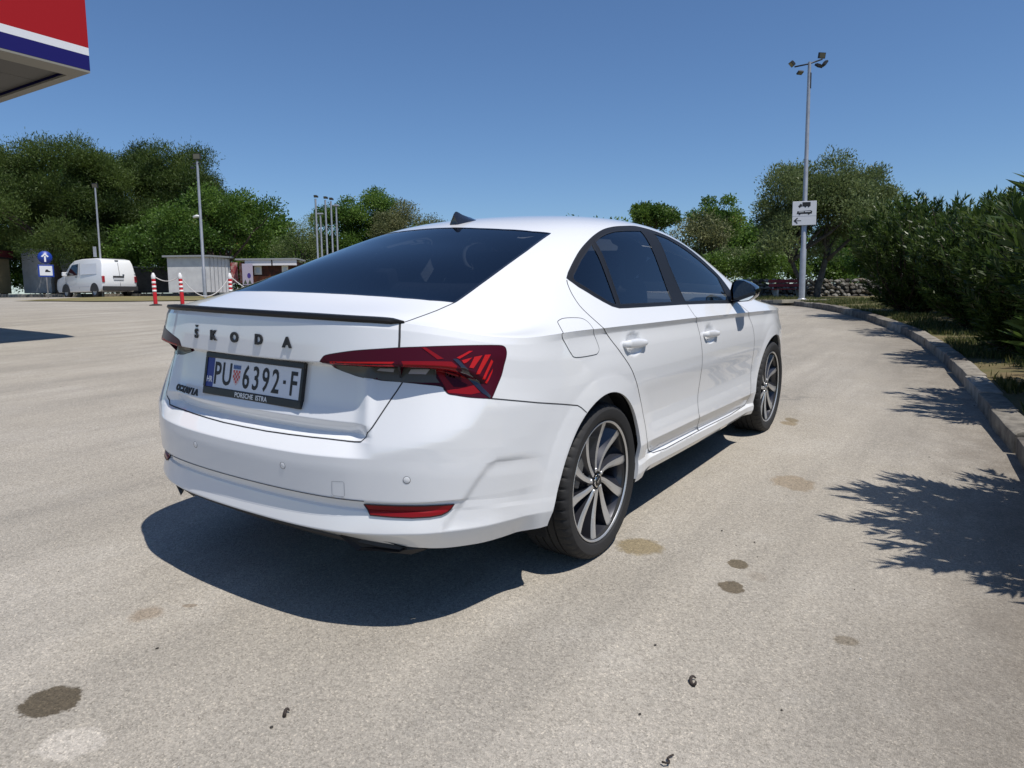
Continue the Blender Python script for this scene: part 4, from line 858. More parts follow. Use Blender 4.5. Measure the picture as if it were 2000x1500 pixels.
o = mesh_obj('spoiler_lip', V, F, black_trim, trunk, True); bm = bmesh.new(); bm.from_mesh(o.data); bmesh.ops.recalc_face_normals(bm, faces=bm.faces); bm.to_mesh(o.data); bm.free(); o.data.set_sharp_from_angle(angle=R(40))
# lettering on the lid
def on_rear(y, z):
    h = LOW.bvh.ray_cast(Vector((-3, -abs(y), z)), Vector((1, 0, 0))); uv = LOW.param(h[2], h[0]); p, n = LOW.at([uv[0]], [uv[1]])
    s = 1 if y <= 0 else -1; return Vector(p[0]*[1, s, 1]), Vector(n[0]*[1, s, 1])
def rear_text(txt, y, z, size, sx, depth, m, name, bold, hh=None):
    V, F = text_mesh(txt, size, depth, sx, bold); p, n = on_rear(y, z)
    zc = (max(v.y for v in V)+min(v.y for v in V))/2 if hh is None else hh
    xax = Vector((0, -1, 0)); xax = (xax-n*xax.dot(n)).normalized(); yax = n.cross(xax)
    return mesh_obj(name, [p+xax*v.x+yax*(v.y-zc)+n*(v.z+depth) for v in V], F, m, trunk)
for ch, y, z in (('S', .262, .9645), ('K', .1525, .9648), ('O', .0263, .9650), ('D', -.1047, .9655), ('A', -.2417, .964)):
    rear_text(ch, y, z, .047, 1.15, .0022, ink, 'badge_letter', .0022 if ch != 'S' else .0010)
p, n = on_rear(.262, .988); xa = Vector((0, -1, 0)); xa = (xa-n*xa.dot(n)).normalized(); ya = n.cross(xa); bm = bmesh.new()
add_prism(bm, [(-.0095, .0075), (-.0045, .0075), (0, .0040), (.0045, .0075), (.0095, .0075), (.003, 0), (-.003, 0)], 0, .0044, Matrix(((xa.x, ya.x, n.x, p.x), (xa.y, ya.y, n.y, p.y), (xa.z, ya.z, n.z, p.z), (0, 0, 0, 1)))); bm_obj('badge_accent', bm, ink, trunk)
for k, ch in enumerate('OCTAVIA'):
    y = .484-k*.0265; rear_text(ch, y, .7335, .032, 1.22, .0016, ink, 'badge_letter', .0019)
# number plate
pl_c = Vector((-1.0145, -.004, .8195)); tl = R(11.5)
pn = Vector((-math.cos(tl), 0, math.sin(tl))); px_ = Vector((0, -1, 0)); py_ = pn.cross(px_)
def PT(a, b, c): return pl_c+px_*a+py_*b+pn*c
def plate_box(name, a0, a1, b0, b1, c0, c1, m, parent, bev=.001):
    bm = bmesh.new(); M = Matrix(((px_.x, py_.x, pn.x, pl_c.x), (px_.y, py_.y, pn.y, pl_c.y), (px_.z, py_.z, pn.z, pl_c.z), (0, 0, 0, 1)))
    add_box(bm, (0, 0, 0), (1, 1, 1)); bmesh.ops.transform(bm, matrix=M @ Matrix.Translation(((a0+a1)/2, (b0+b1)/2, (c0+c1)/2)) @ Matrix.Diagonal((a1-a0, b1-b0, c1-c0, 1)), verts=bm.verts)
    return bm_obj(name, bm, m, parent, bevel=bev)
plate = plate_box('number_plate', -.260, .260, -.055, .055, .002, .006, plate_white, car)
fr_m = mat('plate frame', (.008, .008, .009), .35)
plate_box('frame', -.272, .272, .053, .074, .0, .010, fr_m, plate, .003); plate_box('frame', -.272, .272, -.083, -.054, .0, .009, fr_m, plate, .003)
plate_box('frame', -.272, -.259, -.055, .054, .0, .0092, fr_m, plate); plate_box('frame', .259, .272, -.055, .054, .0, .0092, fr_m, plate)
plate_box('frame_back', -.268, .268, -.08, .07, -.012, .0018, fr_m, plate)
plate_box('country_band', -.259, -.218, -.0545, .0545, .006, .0066, blue_print, plate, 0)
def plate_text(s, a, b, size, sx, m, name='plate_text', bold=0, c=.0068):
    V, F = text_mesh(s, size, .0004, sx, bold); zc = (max(v.y for v in V)+min(v.y for v in V))/2; xc = (max(v.x for v in V)+min(v.x for v in V))/2
    mesh_obj(name, [PT(a+v.x-xc, b+v.y-zc, c+v.z) for v in V], F, m, plate)
plate_text('HR', -.2385, -.026, .030, .85, white_print, bold=.0006)
for ch, a in (('P', -.193), ('U', -.139), ('6', -.028), ('3', .0255), ('9', .079), ('2', .1325), ('F', .226)): plate_text(ch, a, -.001, .116, .72, ink, bold=.0016)
plate_box('plate_dash', .172, .185, -.006, .006, .006, .0072, ink, plate, 0)
plate_text('PORSCHE  ISTRA', .012, -.0685, .024, 1.0, white_print, bold=.0004, c=.0098)
# checkered shield
shp = [(-.02, .018), (.02, .018), (.02, -.012), (.013, -.027), (0, -.037), (-.013, -.027), (-.02, -.012)]
bm = bmesh.new(); vs = [bm.verts.new(PT(-.083+a, b, .0066)) for a, b in shp]; bm.faces.new(vs[::-1]); bm_obj('shield', bm, mat('shield white', (.62, .5, .5), .5), plate)
bm = bmesh.new()
for i in range(5):
    for j in range(6):
        if (i+j) % 2 == 0:
            a0, b0 = -.02+i*.008, .018-j*.0092
            q = [(a0, b0), (a0+.008, b0), (a0+.008, b0-.0092), (a0, b0-.0092)]
            if all(in_poly(shp, np.array([x*.98]), np.array([y*.98]))[0] for x, y in q[2:3]+[((q[0][0]+q[2][0])/2, (q[0][1]+q[2][1])/2)]): bm.faces.new([bm.verts.new(PT(-.083+x, y, .0070)) for x, y in q][::-1])
bm_obj('shield_checks', bm, red_check, plate)
bm = bmesh.new()
for k in range(5): bm.faces.new([bm.verts.new(PT(-.083-.017+.0085*k+dx, .022+dy+(.002 if k in (1, 3) else 0)*0, .0070)) for dx, dy in ((-.0038, 0), (.0038, 0), (.004, .013), (0, .0155), (-.004, .013))])
bm_obj('shield_crown', bm, mat('crown blue', (.06, .12, .3), .5), plate)

# ------------------------------------------------------------------ underbody, exhaust panel, wheel housings
bm = bmesh.new()
q = [(-.96, .0, .345), (-.94, .45, .34), (-.82, .70, .325), (-.6, .80, .31), (-.46, .82, .29), (-.46, .5, .29), (.34, .5, .27), (.34, .84, .24), (2.2, .84, .215), (2.2, .5, .23), (3.1, .5, .24), (3.1, .8, .25), (3.45, .5, .26), (3.5, 0, .26)]
top = [bm.verts.new((x, -w, z)) for x, w, z in q]; bot = [bm.verts.new((x, w, z)) for x, w, z in q]
for i in range(len(q)-1):
    bm.faces.new((top[i], top[i+1], bot[i+1], bot[i])) if q[i][1] or q[i+1][1] else None
bm_obj('underbody', bm, dark_plastic, car)
bm = bmesh.new()
rows_ = []
for y, zt, zb, x in ((0, .350, .300, -1.055), (.30, .350, .300, -1.045), (.42, .352, .298, -1.03), (.46, .348, .285, -1.02), (.56, .335, .275, -.985), (.64, .322, .27, -.945), (.68, .315, .285, -.91)):
    rows_.append((y, zt, zb, x))
full = [(-y, a, b, x) for y, a, b, x in rows_[::-1]]+rows_[1:]
vs = [[bm.verts.new((x+.012, y, a)), bm.verts.new((x, y, (a+b)/2)), bm.verts.new((x+.03, y, b)), bm.verts.new((x+.35, y, b+.03))] for y, a, b, x in full]
for A, B in zip(vs, vs[1:]):
    for k in range(3): bm.faces.new((A[k], B[k], B[k+1], A[k+1]))
bm_obj('diffuser', bm, dark_plastic, car, smooth=True)
for s in (-1, 1):
    bm = bmesh.new(); sq = [(.44, .333), (.455, .343), (.60, .326), (.655, .305), (.63, .292), (.50, .288)]
    xs = [-1.035, -1.027, -.975, -.945, -.955, -1.015]
    a = [bm.verts.new((x-.004, s*y, z)) for (y, z), x in zip(sq, xs)]; c = Vector((-.99, s*.54, .315)); b = [bm.verts.new(Vector((v.co.x+.015, c.y+(v.co.y-c.y)*.82, c.z+(v.co.z-c.z)*.70))) for v in a]
    for k in range(6): bm.faces.new((a[k], a[(k+1) % 6], b[(k+1) % 6], b[k]))
    bm.faces.new(b); bmesh.ops.recalc_face_normals(bm, faces=bm.faces); bm_obj('exhaust_trim', bm, black_trim, car)
for cx, rad, yo_ in ((-.04, .405, -.875), (2.635, .425, -.83)):
    for s in (1, -1):
        bm = bmesh.new(); n = 28; A = []; B = []
        for k in range(n+1):
            a = math.pi*(-.08+1.16*k/n); A.append(bm.verts.new((cx+rad*math.cos(a), s*yo_, .32+rad*math.sin(a)))); B.append(bm.verts.new((cx+rad*math.cos(a), s*-.50, .32+rad*math.sin(a))))
        for k in range(n): bm.faces.new((A[k], A[k+1], B[k+1], B[k]))
        bm.faces.new(B)
        bm_obj('wheel_housing', bm, mat('wheel arch felt', (.007, .007, .008), .95), car)
# turned-in lips of the wheel arches
for pts, u in ((archR3, 0), (archF3, 1)):
    V, F = [], []
    for p_ in pts: V += [p_, Vector((p_.x, p_.y+.010, p_.z)), Vector((p_.x, p_.y+.016, p_.z+.004))]
    for i in range(len(pts)-1):
        for k in (0, 1): F.append((3*i+k, 3*i+k+1, 3*i+k+4, 3*i+k+3))
    mesh_obj('arch_lip', V, F, paint, car, True); mesh_obj('arch_lip', [Vector((v[0], -v[1], v[2])) for v in V], [f[::-1] for f in F], paint, car, True)

# ------------------------------------------------------------------ wheels
TR, RR, HW = .328, .2530, .1125
def make_wheel(name):
    "right-hand wheel, axle along y, outer face towards -y, centre at the origin"
    w_ = empty(name, parent=car)
    prof = [(RR-.012, -.085), (RR+.004, -.100), (RR+.012, -.1085), (RR+.030, -.1150), (RR+.050, -.1145), (TR-.013, -.1080), (TR-.006, -.1000), (TR-.0022, -.0900), (TR-.001, -.0760),
            (TR-.001, -.0580), (TR-.007, -.0575), (TR-.007, -.0505), (TR-.0003, -.0500), (TR, -.0230), (TR-.007, -.0225), (TR-.007, -.0145), (TR, -.0140)]
    prof = prof+[(r, -y) for r, y in prof[::-1]]
    n = 240; V, F = [], []
    for k in range(n):
        a = 2*math.pi*k/n; gro = (k % 5 == 0)
        for q, (r, y) in enumerate(prof):
            dr = -.0045 if (gro and (.070 < abs(y) < .1085) and r > TR-.016) else 0
            V.append(((r+dr)*math.cos(a), y, (r+dr)*math.sin(a)))
    m = len(prof)
    for k in range(n):
        for q in range(m-1): F.append((k*m+q, k*m+q+1, ((k+1) % n)*m+q+1, ((k+1) % n)*m+q))
    o = mesh_obj('tyre', V, F, rubber, w_, True); o.data.set_sharp_from_angle(angle=R(24))
    My = Matrix.Rotation(math.pi/2, 4, 'X')                 # lathe z -> -y
    bm = bmesh.new(); add_lathe(bm, [(RR-.003, .100), (RR+.0005, .1035), (RR+.003, .101), (RR-.001, .094), (RR-.010, .080), (RR-.018, .03), (RR-.03, -.06), (RR-.012, -.1)], 72, My); bm_obj('rim', bm, alloy_dark, w_, smooth=True)
    bm = bmesh.new(); add_lathe(bm, [(RR-.008, .0985), (RR-.006, .1015), (RR-.0005, .1040), (RR+.0015, .1030)], 72, My); bm_obj('rim_edge', bm, alloy, w_, smooth=True)
    # ten turbine blades
    def P(r, a, y): return Vector((r*math.cos(a), -y, r*math.sin(a)))
    bm = bmesh.new(); secs = []
    for i in range(13):
        f = i/12; r = .040+(RR-.048)*f; sw = -.62*f+.30*f*f
        half = (.0105+.0030*f)/r if f < .25 else (.01125+.012*(f-.25))/r
        dark = (.010+.034*f**1.1)/r
        yo = .078+.012*f-.016*math.sin(math.pi*f)*.6
        secs.append([P(r, sw-half, yo-.004), P(r, sw-half*.3, yo+.001), P(r, sw+half, yo), P(r, sw+half+dark, yo-.030-.012*f), P(r, sw+half+dark*.9, yo-.055), P(r, sw-half, yo-.05)])
    vs = [[bm.verts.new(p_) for p_ in s_] for s_ in secs]
    for A, B in zip(vs, vs[1:]):
        for k in range(6):
            fc = bm.faces.new((A[k], A[(k+1) % 6], B[(k+1) % 6], B[k])); fc.material_index = 0 if k in (0, 1) else 1
    bm.faces.new(vs[-1][::-1]); bm.faces.new(vs[0]); bmesh.ops.recalc_face_normals(bm, faces=bm.faces)
    s0 = bm_obj('spoke', bm, None, w_, smooth=True, angle=25, mats=[alloy, alloy_dark])
    for k in range(1, 10):
        c = s0.copy(); col.objects.link(c); c.parent = w_; c.rotation_euler = (0, -2*math.pi*k/10, 0)
    s0.rotation_euler = (0, 0, 0)
    bm = bmesh.new(); add_lathe(bm, [(.062, .045), (.060, .066), (.046, .074), (.036, .076), (.034, .070), (.0, .070)], 40, My); bm_obj('hub', bm, alloy_dark, w_, smooth=True)
    bm = bmesh.new(); add_lathe(bm, [(.030, .070), (.030, .084), (.027, .086), (.025, .085), (.0, .085)], 36, My); bm_obj('hub_cap', bm, chrome, w_, smooth=True)
    bm = bmesh.new(); add_lathe(bm, [(.0225, .0852), (.0225, .0862), (.0, .0868)], 30, My); bm_obj('cap_disc', bm, mat('cap black', (.02, .02, .022), .25), w_)
    bm = bmesh.new()
    vs = [bm.verts.new((x, -.0875, z)) for x, z in ((-.016, -.004), (-.004, -.011), (.002, .002), (.014, .012), (.004, .012), (-.006, .004))]; bm.faces.new(vs); bmesh.ops.solidify(bm, geom=bm.faces[:], thickness=.0012); bm_obj('cap_emblem', bm, chrome, w_)
    for k in range(5):
        a = 2*math.pi*(k+.5)/5; bm = bmesh.new(); add_lathe(bm, [(.009, .05), (.009, .079), (.006, .081), (0, .081)], 8, My @ Matrix.Translation((.048*math.cos(a), .048*math.sin(a), 0))); bm_obj('wheel_bolt', bm, alloy, w_)
    bm = bmesh.new(); add_lathe(bm, [(.150, .022), (.150, .03), (.08, .03), (.075, .05), (0, .05)], 48, My); bm_obj('brake_disc', bm, disc_m, w_, smooth=True)
    bm = bmesh.new(); add_lathe(bm, [(RR-.02, -.02), (.0, -.02)], 48, My); bm_obj('back_plate', bm, dark_plastic, w_)
    bm = bmesh.new(); add_box(bm, (-.125, -.035, .04), (.05, .05, .13), (0, .3, 0)); bm_obj('brake_caliper', bm, mat('caliper grey', (.10, .10, .10), .5), w_, bevel=.008)
    return w_
wz = TR-.004
w1 = make_wheel('wheel'); w1.location = (0, -.783, wz); w1.rotation_euler = (0, R(9), 0)
def wheel_copy(loc, rz, ry):
    w_ = dup_tree(w1, car); w_.location = loc; w_.rotation_euler = (0, ry, rz); return w_
wheel_copy((2.686, -.783, wz), 0, R(31)); wheel_copy((0, .783, wz), math.pi, R(15)); wheel_copy((2.686, .783, wz), math.pi, R(-20))

# ------------------------------------------------------------------ door handles, mirrors, antenna
def handle(hx, hz, sl, parent, s):
    bm = bmesh.new(); secs = []
    for i in range(15):
        f = i/14; xx = -.118+.236*f
        p_ = side_pt(hx+xx*.98, hz-sl*xx); bow = .034*math.sin(math.pi*min(1, max(0, f)))**.55
        hh = .017+.004*math.sin(math.pi*f)-(.007*max(0, f-.6)/.4)
        if f < .12: hh *= .55+.45*f/.12
        if f > .9: hh *= .45+.55*(1-f)/.1
        th = .011; c = Vector((hx+xx, p_[2]-bow+.004, hz-sl*xx))
        secs.append([bm.verts.new(c+Vector((0, -th*math.cos(a)*(1 if math.cos(a) > 0 else .7), hh*math.sin(a)))) for a in [2*math.pi*k/14 for k in range(14)]])
    for A, B in zip(secs, secs[1:]):
        for k in range(14): bm.faces.new((A[k], A[(k+1) % 14], B[(k+1) % 14], B[k]))
    bm.faces.new(secs[0]); bm.faces.new(secs[-1]); bmesh.ops.recalc_face_normals(bm, faces=bm.faces)
    if s > 0:
        for v in bm.verts: v.co.y = -v.co.y
        bmesh.ops.reverse_faces(bm, faces=bm.faces)
    bm_obj('door_handle', bm, paint, parent, smooth=True, angle=60)
for s, i in ((-1, 0), (1, 1)):
    handle(.262, .876, .055, rdoor[i], s); handle(1.257, .832, .05, fdoor[i], s)
    # door mirror
    bm = bmesh.new()
    for q, (x, k) in enumerate(((1.775, .93), (1.79, 1.0), (1.83, 1.02), (1.88, .93), (1.925, .70), (1.95, .38))):
        pass
    outline = [(-.845, .985), (-.90, .978), (-.955, .985), (-.985, 1.01), (-.998, 1.045), (-.992, 1.068), (-.965, 1.088), (-.915, 1.108), (-.872, 1.112), (-.848, 1.095), (-.838, 1.05)]
    cy, cz = -.915, 1.045; rings = []
    for x, k in ((1.782, .93), (1.776, .985), (1.786, 1.0), (1.83, 1.02), (1.88, .94), (1.925, .74), (1.95, .42)):
        rings.append([bm.verts.new((x-(.02 if y < -.95 else 0)*(1 if x < 1.8 else .3), -s*-(cy+(y-cy)*k)*1 if False else (cy+(y-cy)*k)*(-s)*-1*(-1) if False else (cy+(y-cy)*k)*(1 if s < 0 else -1), cz+(z-cz)*k)) for y, z in outline])
    n = len(outline)
    for A, B in zip(rings, rings[1:]):
        for k in range(n): bm.faces.new((A[k], A[(k+1) % n], B[(k+1) % n], B[k]))
    bm.faces.new(rings[-1])
    add_tube(bm, [(1.90, s*.80, .985), (1.885, s*.85, .992), (1.87, s*.90, 1.0)], [.03, .022, .02], 8)
    bmesh.ops.recalc_face_normals(bm, faces=bm.faces)
    mr = bm_obj('door_mirror', bm, black_gloss, car, smooth=True, angle=50)
    bm = bmesh.new(); vs = [bm.verts.new((1.781+(y+.915)*.14+(z-1.045)*-.06, (cy+(y-cy)*.925)*(1 if s < 0 else -1), cz+(z-cz)*.925)) for y, z in outline]; f = bm.faces.new(vs)
    bm.normal_update()
    if f.normal.x > 0: bmesh.ops.reverse_faces(bm, faces=[f])
    bm_obj('mirror_glass', bm, mat('mirror silver', (.55, .62, .66), .02, 1), mr)
    bm = bmesh.new(); add_prism(bm, [(1.83, .972), (1.965, .972), (1.955, 1.03), (1.92, 1.075)], 0, .012, Matrix.Translation((0, s*.812, 0)) @ Matrix.Rotation(math.pi/2, 4, 'X')); bm_obj('mirror_sail', bm, black_gloss, car)
# shark fin
bm = bmesh.new(); secs = []
fx = .155
for x, hgt, wd_ in ((-.004, .010, .011), (.0, .036, .013), (-.002, .060, .014), (.010, .070, .015), (.022, .070, .016), (.038, .062, .017), (.062, .048, .019), (.095, .034, .021), (.135, .021, .019), (.170, .007, .012), (.182, .001, .004)):
    h = UPP.bvh.ray_cast(Vector((fx+x, -.001, 3)), Vector((0, 0, -1))); z0 = (h[0].z if h[0] else 1.4)-.004
    secs.append([bm.verts.new((fx+x, yy*wd_*1.5, z0+zz*hgt*.80)) for yy, zz in ((-1.25, 0), (-1, .25), (-.45, .7), (0, 1.1), (.45, .7), (1, .25), (1.25, 0))])
for A, B in zip(secs, secs[1:]):
    for k in range(6): bm.faces.new((A[k], A[k+1], B[k+1], B[k]))
bm.faces.new(secs[0]); bmesh.ops.recalc_face_normals(bm, faces=bm.faces)
bm_obj('roof_antenna', bm, black_gloss, car, smooth=True, angle=60)

# ------------------------------------------------------------------ cabin
def seat(x, y, wd_, rec):
    bm = bmesh.new()
    add_box(bm, (x+.22, y, .52), (.52, wd_, .18)); add_box(bm, (x-.05, y, .82), (.14, wd_*.94, .62), (0, -.28, 0)); bm_obj('seat', bm, seat_m, car, bevel=.05, seg=3, smooth=True)
    if rec:
        bm = bmesh.new(); add_box(bm, (x-.155, y, 1.19), (.09, .26, .17), (0, -.2, 0)); add_tube(bm, [(x-.12, y-.06, 1.05), (x-.15, y-.06, 1.18)], .007, 6); add_tube(bm, [(x-.12, y+.06, 1.05), (x-.15, y+.06, 1.18)], .007, 6); bm_obj('headrest', bm, seat_m, car, bevel=.02, smooth=True)
for y in (-.36, .36): seat(1.15, y, .52, True)
seat(.22, 0, 1.30, False)
for y in (-.42, .42):
    bm = bmesh.new(); add_box(bm, (.06, y, 1.12), (.08, .24, .13), (0, -.25, 0)); bm_obj('headrest', bm, seat_m, car, bevel=.02, smooth=True)
bm = bmesh.new(); add_box(bm, (-.35, 0, .98), (.75, 1.2, .03)); bm_obj('parcel_shelf', bm, liner_m, car)
bm = bmesh.new(); add_box(bm, (2.12, 0, .88), (.5, 1.45, .22)); bm_obj('dashboard', bm, liner_m, car, bevel=.05)
bm = bmesh.new(); add_tube(bm, [Vector((1.78-.07*math.sin(a), .37+.185*math.cos(a), .93+.175*math.sin(a))) for a in [2*math.pi*k/28 for k in range(28)]], .015, 8, closed=True); add_box(bm, (1.80, .37, .93), (.04, .12, .08)); bm_obj('steering_wheel', bm, liner_m, car)
bm = bmesh.new(); add_box(bm, (1.0, 0, .42), (3.2, 1.6, .05)); bm_obj('cabin_floor', bm, liner_m, car)
for s in (-1, 1):
    bm = bmesh.new(); add_box(bm, (1.02, s*.80, .70), (2.0, .02, .56)); bm_obj('door_lining', bm, liner_m, car)
# ================================================================== vegetation
nprng = np.random.default_rng(11)
def leaf_mat(name, c1, c2, c3=None, rough=.55, trans=.25):
    m = mat(name, c1, rough, spec=.35); b = bsdf(m); at_ = node(m, 'ShaderNodeAttribute', attribute_name='tone')
    st = [(0, c1), (1, c2)] if c3 is None else [(0, c1), (.85, c2), (1, c3)]
    r = ramp(m, at_.outputs['Fac'], st); link(m, r.outputs[0], b.inputs['Base Color'])
    if trans:
        t = node(m, 'ShaderNodeBsdfTranslucent'); link(m, r.outputs[0], t.inputs[0]); mx = node(m, 'ShaderNodeMixShader', i_0=trans); out = m.node_tree.nodes['Material Output']
        link(m, b.outputs[0], mx.inputs[1]); link(m, t.outputs[0], mx.inputs[2]); link(m, mx.outputs[0], out.inputs[0])
    return m
def unit(n): v = nprng.normal(size=(n, 3)); return v/np.linalg.norm(v, axis=1)[:, None]
def leaves_mesh(name, P, D, N, L, Wd, tone, material, parent=None, fold=False, loc=None):
    """many small leaf blades: base P, direction D, normal N, length L, width Wd (arrays)"""
    n = len(P); D = D/np.linalg.norm(D, axis=1)[:, None]; S = np.cross(D, N); S /= np.maximum(np.linalg.norm(S, axis=1), 1e-6)[:, None]
    L = np.broadcast_to(L, n)[:, None]; Wd = np.broadcast_to(Wd, n)[:, None]
    UPn = np.cross(S, D)
    V = np.stack([P, P+D*L*.45+S*Wd*.5+UPn*Wd*.15, P+D*L, P+D*L*.45-S*Wd*.5+UPn*Wd*.15], 1).reshape(-1, 3)
    me = bpy.data.meshes.new(name); me.vertices.add(4*n); me.vertices.foreach_set('co', V.astype(np.float32).ravel())
    me.loops.add(4*n); me.loops.foreach_set('vertex_index', np.arange(4*n, dtype=np.int32)); me.polygons.add(n); me.polygons.foreach_set('loop_start', np.arange(0, 4*n, 4, dtype=np.int32))
    me.update(calc_edges=True); at_ = me.attributes.new('tone', 'FLOAT', 'POINT'); at_.data.foreach_set('value', np.repeat(np.clip(tone, 0, 1), 4).astype(np.float32))
    me.materials.append(material); o = bpy.data.objects.new(name, me); col.objects.link(o)
    if parent: o.parent = parent
    if loc is not None: o.location = loc
    return o
def crown_points(clumps, per, spread):
    "clumps: (x, y, z, r): leaves set mostly in each clump's outer shell"
    P, Nn, T = [], [], []
    for (x, y, z, r) in clumps:
        n = max(8, int(per*r*r)); u = unit(n); u[:, 2] = np.where(u[:, 2] < -.5, -u[:, 2], u[:, 2]); rad = r*(nprng.random(n)**.38)
        p = u*rad[:, None]*[1, 1, .85]+[x, y, z]+nprng.normal(size=(n, 3))*spread*r
        P.append(p); Nn.append(u); T.append(np.full(n, nprng.random())*.62+nprng.random(n)*.38)
    return np.vstack(P), np.vstack(Nn), np.concatenate(T)
def ell_clumps(n, rx, ry, rz, cz, rmin, rmax, shell=.55, flat=-.6, lobes=0, seed=0):
    rg = np.random.default_rng(seed); out = []; k = 0
    while len(out) < n:
        u = rg.normal(size=3); u /= np.linalg.norm(u)
        if u[2] < flat: continue
        f = shell+(1-shell)*rg.random()
        w_ = 1+lobes*math.sin(3.1*math.atan2(u[1], u[0])+seed)+lobes*.8*math.sin(5*u[2]+2*seed)
        r = rg.uniform(rmin, rmax); out.append((u[0]*rx*f*w_, u[1]*ry*f*w_, cz+u[2]*rz*f*w_, r))
    return out
bark = noisy('rough bark', (.085, .065, .05), (.045, .035, .028), 9, .95, .9, 30, bdist=.03)
bark_grey = noisy('grey olive bark', (.11, .10, .085), (.05, .045, .04), 7, .95, .9, 26, bdist=.03)
def limb(bm, a, b, r0, r1, bend=.1, seed=0, n=6):
    rg = random.Random(seed); a = Vector(a); b = Vector(b); off = Vector((rg.uniform(-1, 1), rg.uniform(-1, 1), rg.uniform(-.3, .3)))*bend*(b-a).length
    pts = []; rr = []
    for i in range(n+1):
        t = i/n; pts.append(a.lerp(b, t)+off*math.sin(math.pi*t)+Vector((rg.uniform(-1, 1), rg.uniform(-1, 1), 0))*.03*(b-a).length*(0 < i < n)); rr.append(r0+(r1-r0)*t)
    add_tube(bm, pts, rr, 8); return pts
def tree(name, label, loc, clumps, leaf_m, per, L, Wd, trunk, limbs=8, group=None, bark_m=bark, spread=.18, seed=0, upright=.2, cat='tree', stems=None):
    rt = empty(name, loc); tag(rt, label, cat, group); rg = random.Random(seed)
    bm = bmesh.new(); th, tr_ = trunk
    heads = []
    for (dx, dy, bx, by, k) in (stems or [(0, 0, 0, 0, 1)]):
        pts = limb(bm, (bx, by, -.2), (dx, dy, th), tr_*k, tr_*k*.62, .06, seed+int(dx*10)); heads.append(Vector((dx, dy, th)))
    cl = sorted(clumps, key=lambda c: rg.random())[:limbs]
    for q, c in enumerate(cl):
        h = heads[q % len(heads)]; limb(bm, h-Vector((0, 0, .15*th)), Vector(c[:3]), tr_*.5, tr_*.10, .12, seed+q)
    bm_obj('trunk', bm, bark_m, rt)
    P, U, T = crown_points(clumps, per, spread); n = len(P)
    D = U*.8+nprng.normal(size=(n, 3))*.7+[0, 0, upright]; Nn = unit(n)+[0, 0, .8]
    leaves_mesh('crown', P, D, Nn, L*(.7+.6*nprng.random(n)), Wd*(.7+.6*nprng.random(n)), T, leaf_m, rt)
    return rt
PINE = leaf_mat('pine needles', (.022, .048, .010), (.100, .148, .030), (.16, .19, .055), .6, .4)
BROAD = leaf_mat('broad green leaves', (.034, .085, .014), (.140, .235, .040), (.20, .115, .05), .5, .45)
FRESH = leaf_mat('fresh green leaves', (.040, .090, .015), (.155, .240, .042), None, .45, .4)
OLIVE = leaf_mat('olive leaves', (.060, .095, .032), (.195, .245, .095), (.30, .33, .20), .5, .4)
SCRUB = leaf_mat('pale scrub leaves', (.065, .085, .03), (.19, .20, .085), (.26, .25, .14), .55, .3)
OLEA = leaf_mat('oleander leaves', (.016, .040, .010), (.080, .125, .026), (.15, .185, .06), .38, .38)
def put(s, l, dz=0): v = gsl(s, l); v.z += dz; return v
# --- pines and broad trees on the left
def pine(name, label, s, l, h, r, seed, th, flat=False):
    cl = ell_clumps(80, r, r, h*.44, h*.55, .6, 1.0, .5, -.75, .10, seed)
    return tree(name, label, put(s, l), cl, PINE, 2000, .16, .042, (th, .22), 10, 'pines behind the van', seed=seed, upright=.35, spread=.22)
pine('pine_tree', 'broad dark pine at the left edge of the picture, behind the kiosk', 43, -30.0, 8.4, 4.2, 1, 2.6)
pine('pine_tree', 'tall dark pine with leaning trunk rising behind the blue signs', 38.4, -24.0, 7.9, 4.0, 2, 2.8)
pine('pine_tree', 'rounded dark pine rising right above the white van', 43, -22.2, 8.7, 3.8, 3, 2.6)
pine('pine_tree', 'dark pine standing between van and white shed', 42, -18.4, 7.9, 3.0, 4, 2.2)
tree('broadleaf_tree', 'green spreading tree with rusty seed clusters behind the white shed', put(37, -14.6), ell_clumps(40, 3.0, 2.6, 2.0, 3.1, .5, .95, .4, -.6, .12, 6), BROAD, 1700, .135, .075, (1.7, .16), 9, 'trees behind the kiosks', seed=6)
tree('broadleaf_tree', 'lower green tree with rusty tinge over the shed roof', put(38, -17.6), ell_clumps(30, 2.5, 2.2, 1.7, 2.3, .5, .85, .4, -.6, .12, 7), BROAD, 1700, .135, .075, (1.4, .14), 8, 'trees behind the kiosks', seed=7)
tree('scrub_tree', 'thin grey-green tree between seed-cluster tree and the lamp posts', put(44, -12.6), ell_clumps(28, 1.9, 1.8, 1.9, 2.6, .35, .7, .3, -.7, .2, 8), OLIVE, 1100, .11, .04, (1.6, .09), 10, 'trees behind the kiosks', seed=8, bark_m=bark_grey)
tree('broadleaf_tree', 'dense green tree just right of the row of lamp posts', put(46, -9.4), ell_clumps(38, 2.7, 2.4, 2.4, 3.9, .45, .9, .4, -.6, .14, 9), BROAD, 1700, .135, .075, (2.0, .15), 9, 'trees behind the car', seed=9)
tree('olive_tree', 'pale olive-green tree showing over the sedan rear window', put(46, -6.5), ell_clumps(40, 3.0, 2.2, 2.1, 3.4, .45, .85, .4, -.6, .14, 10), SCRUB, 1700, .12, .045, (2.0, .15), 9, 'trees behind the car', seed=10)
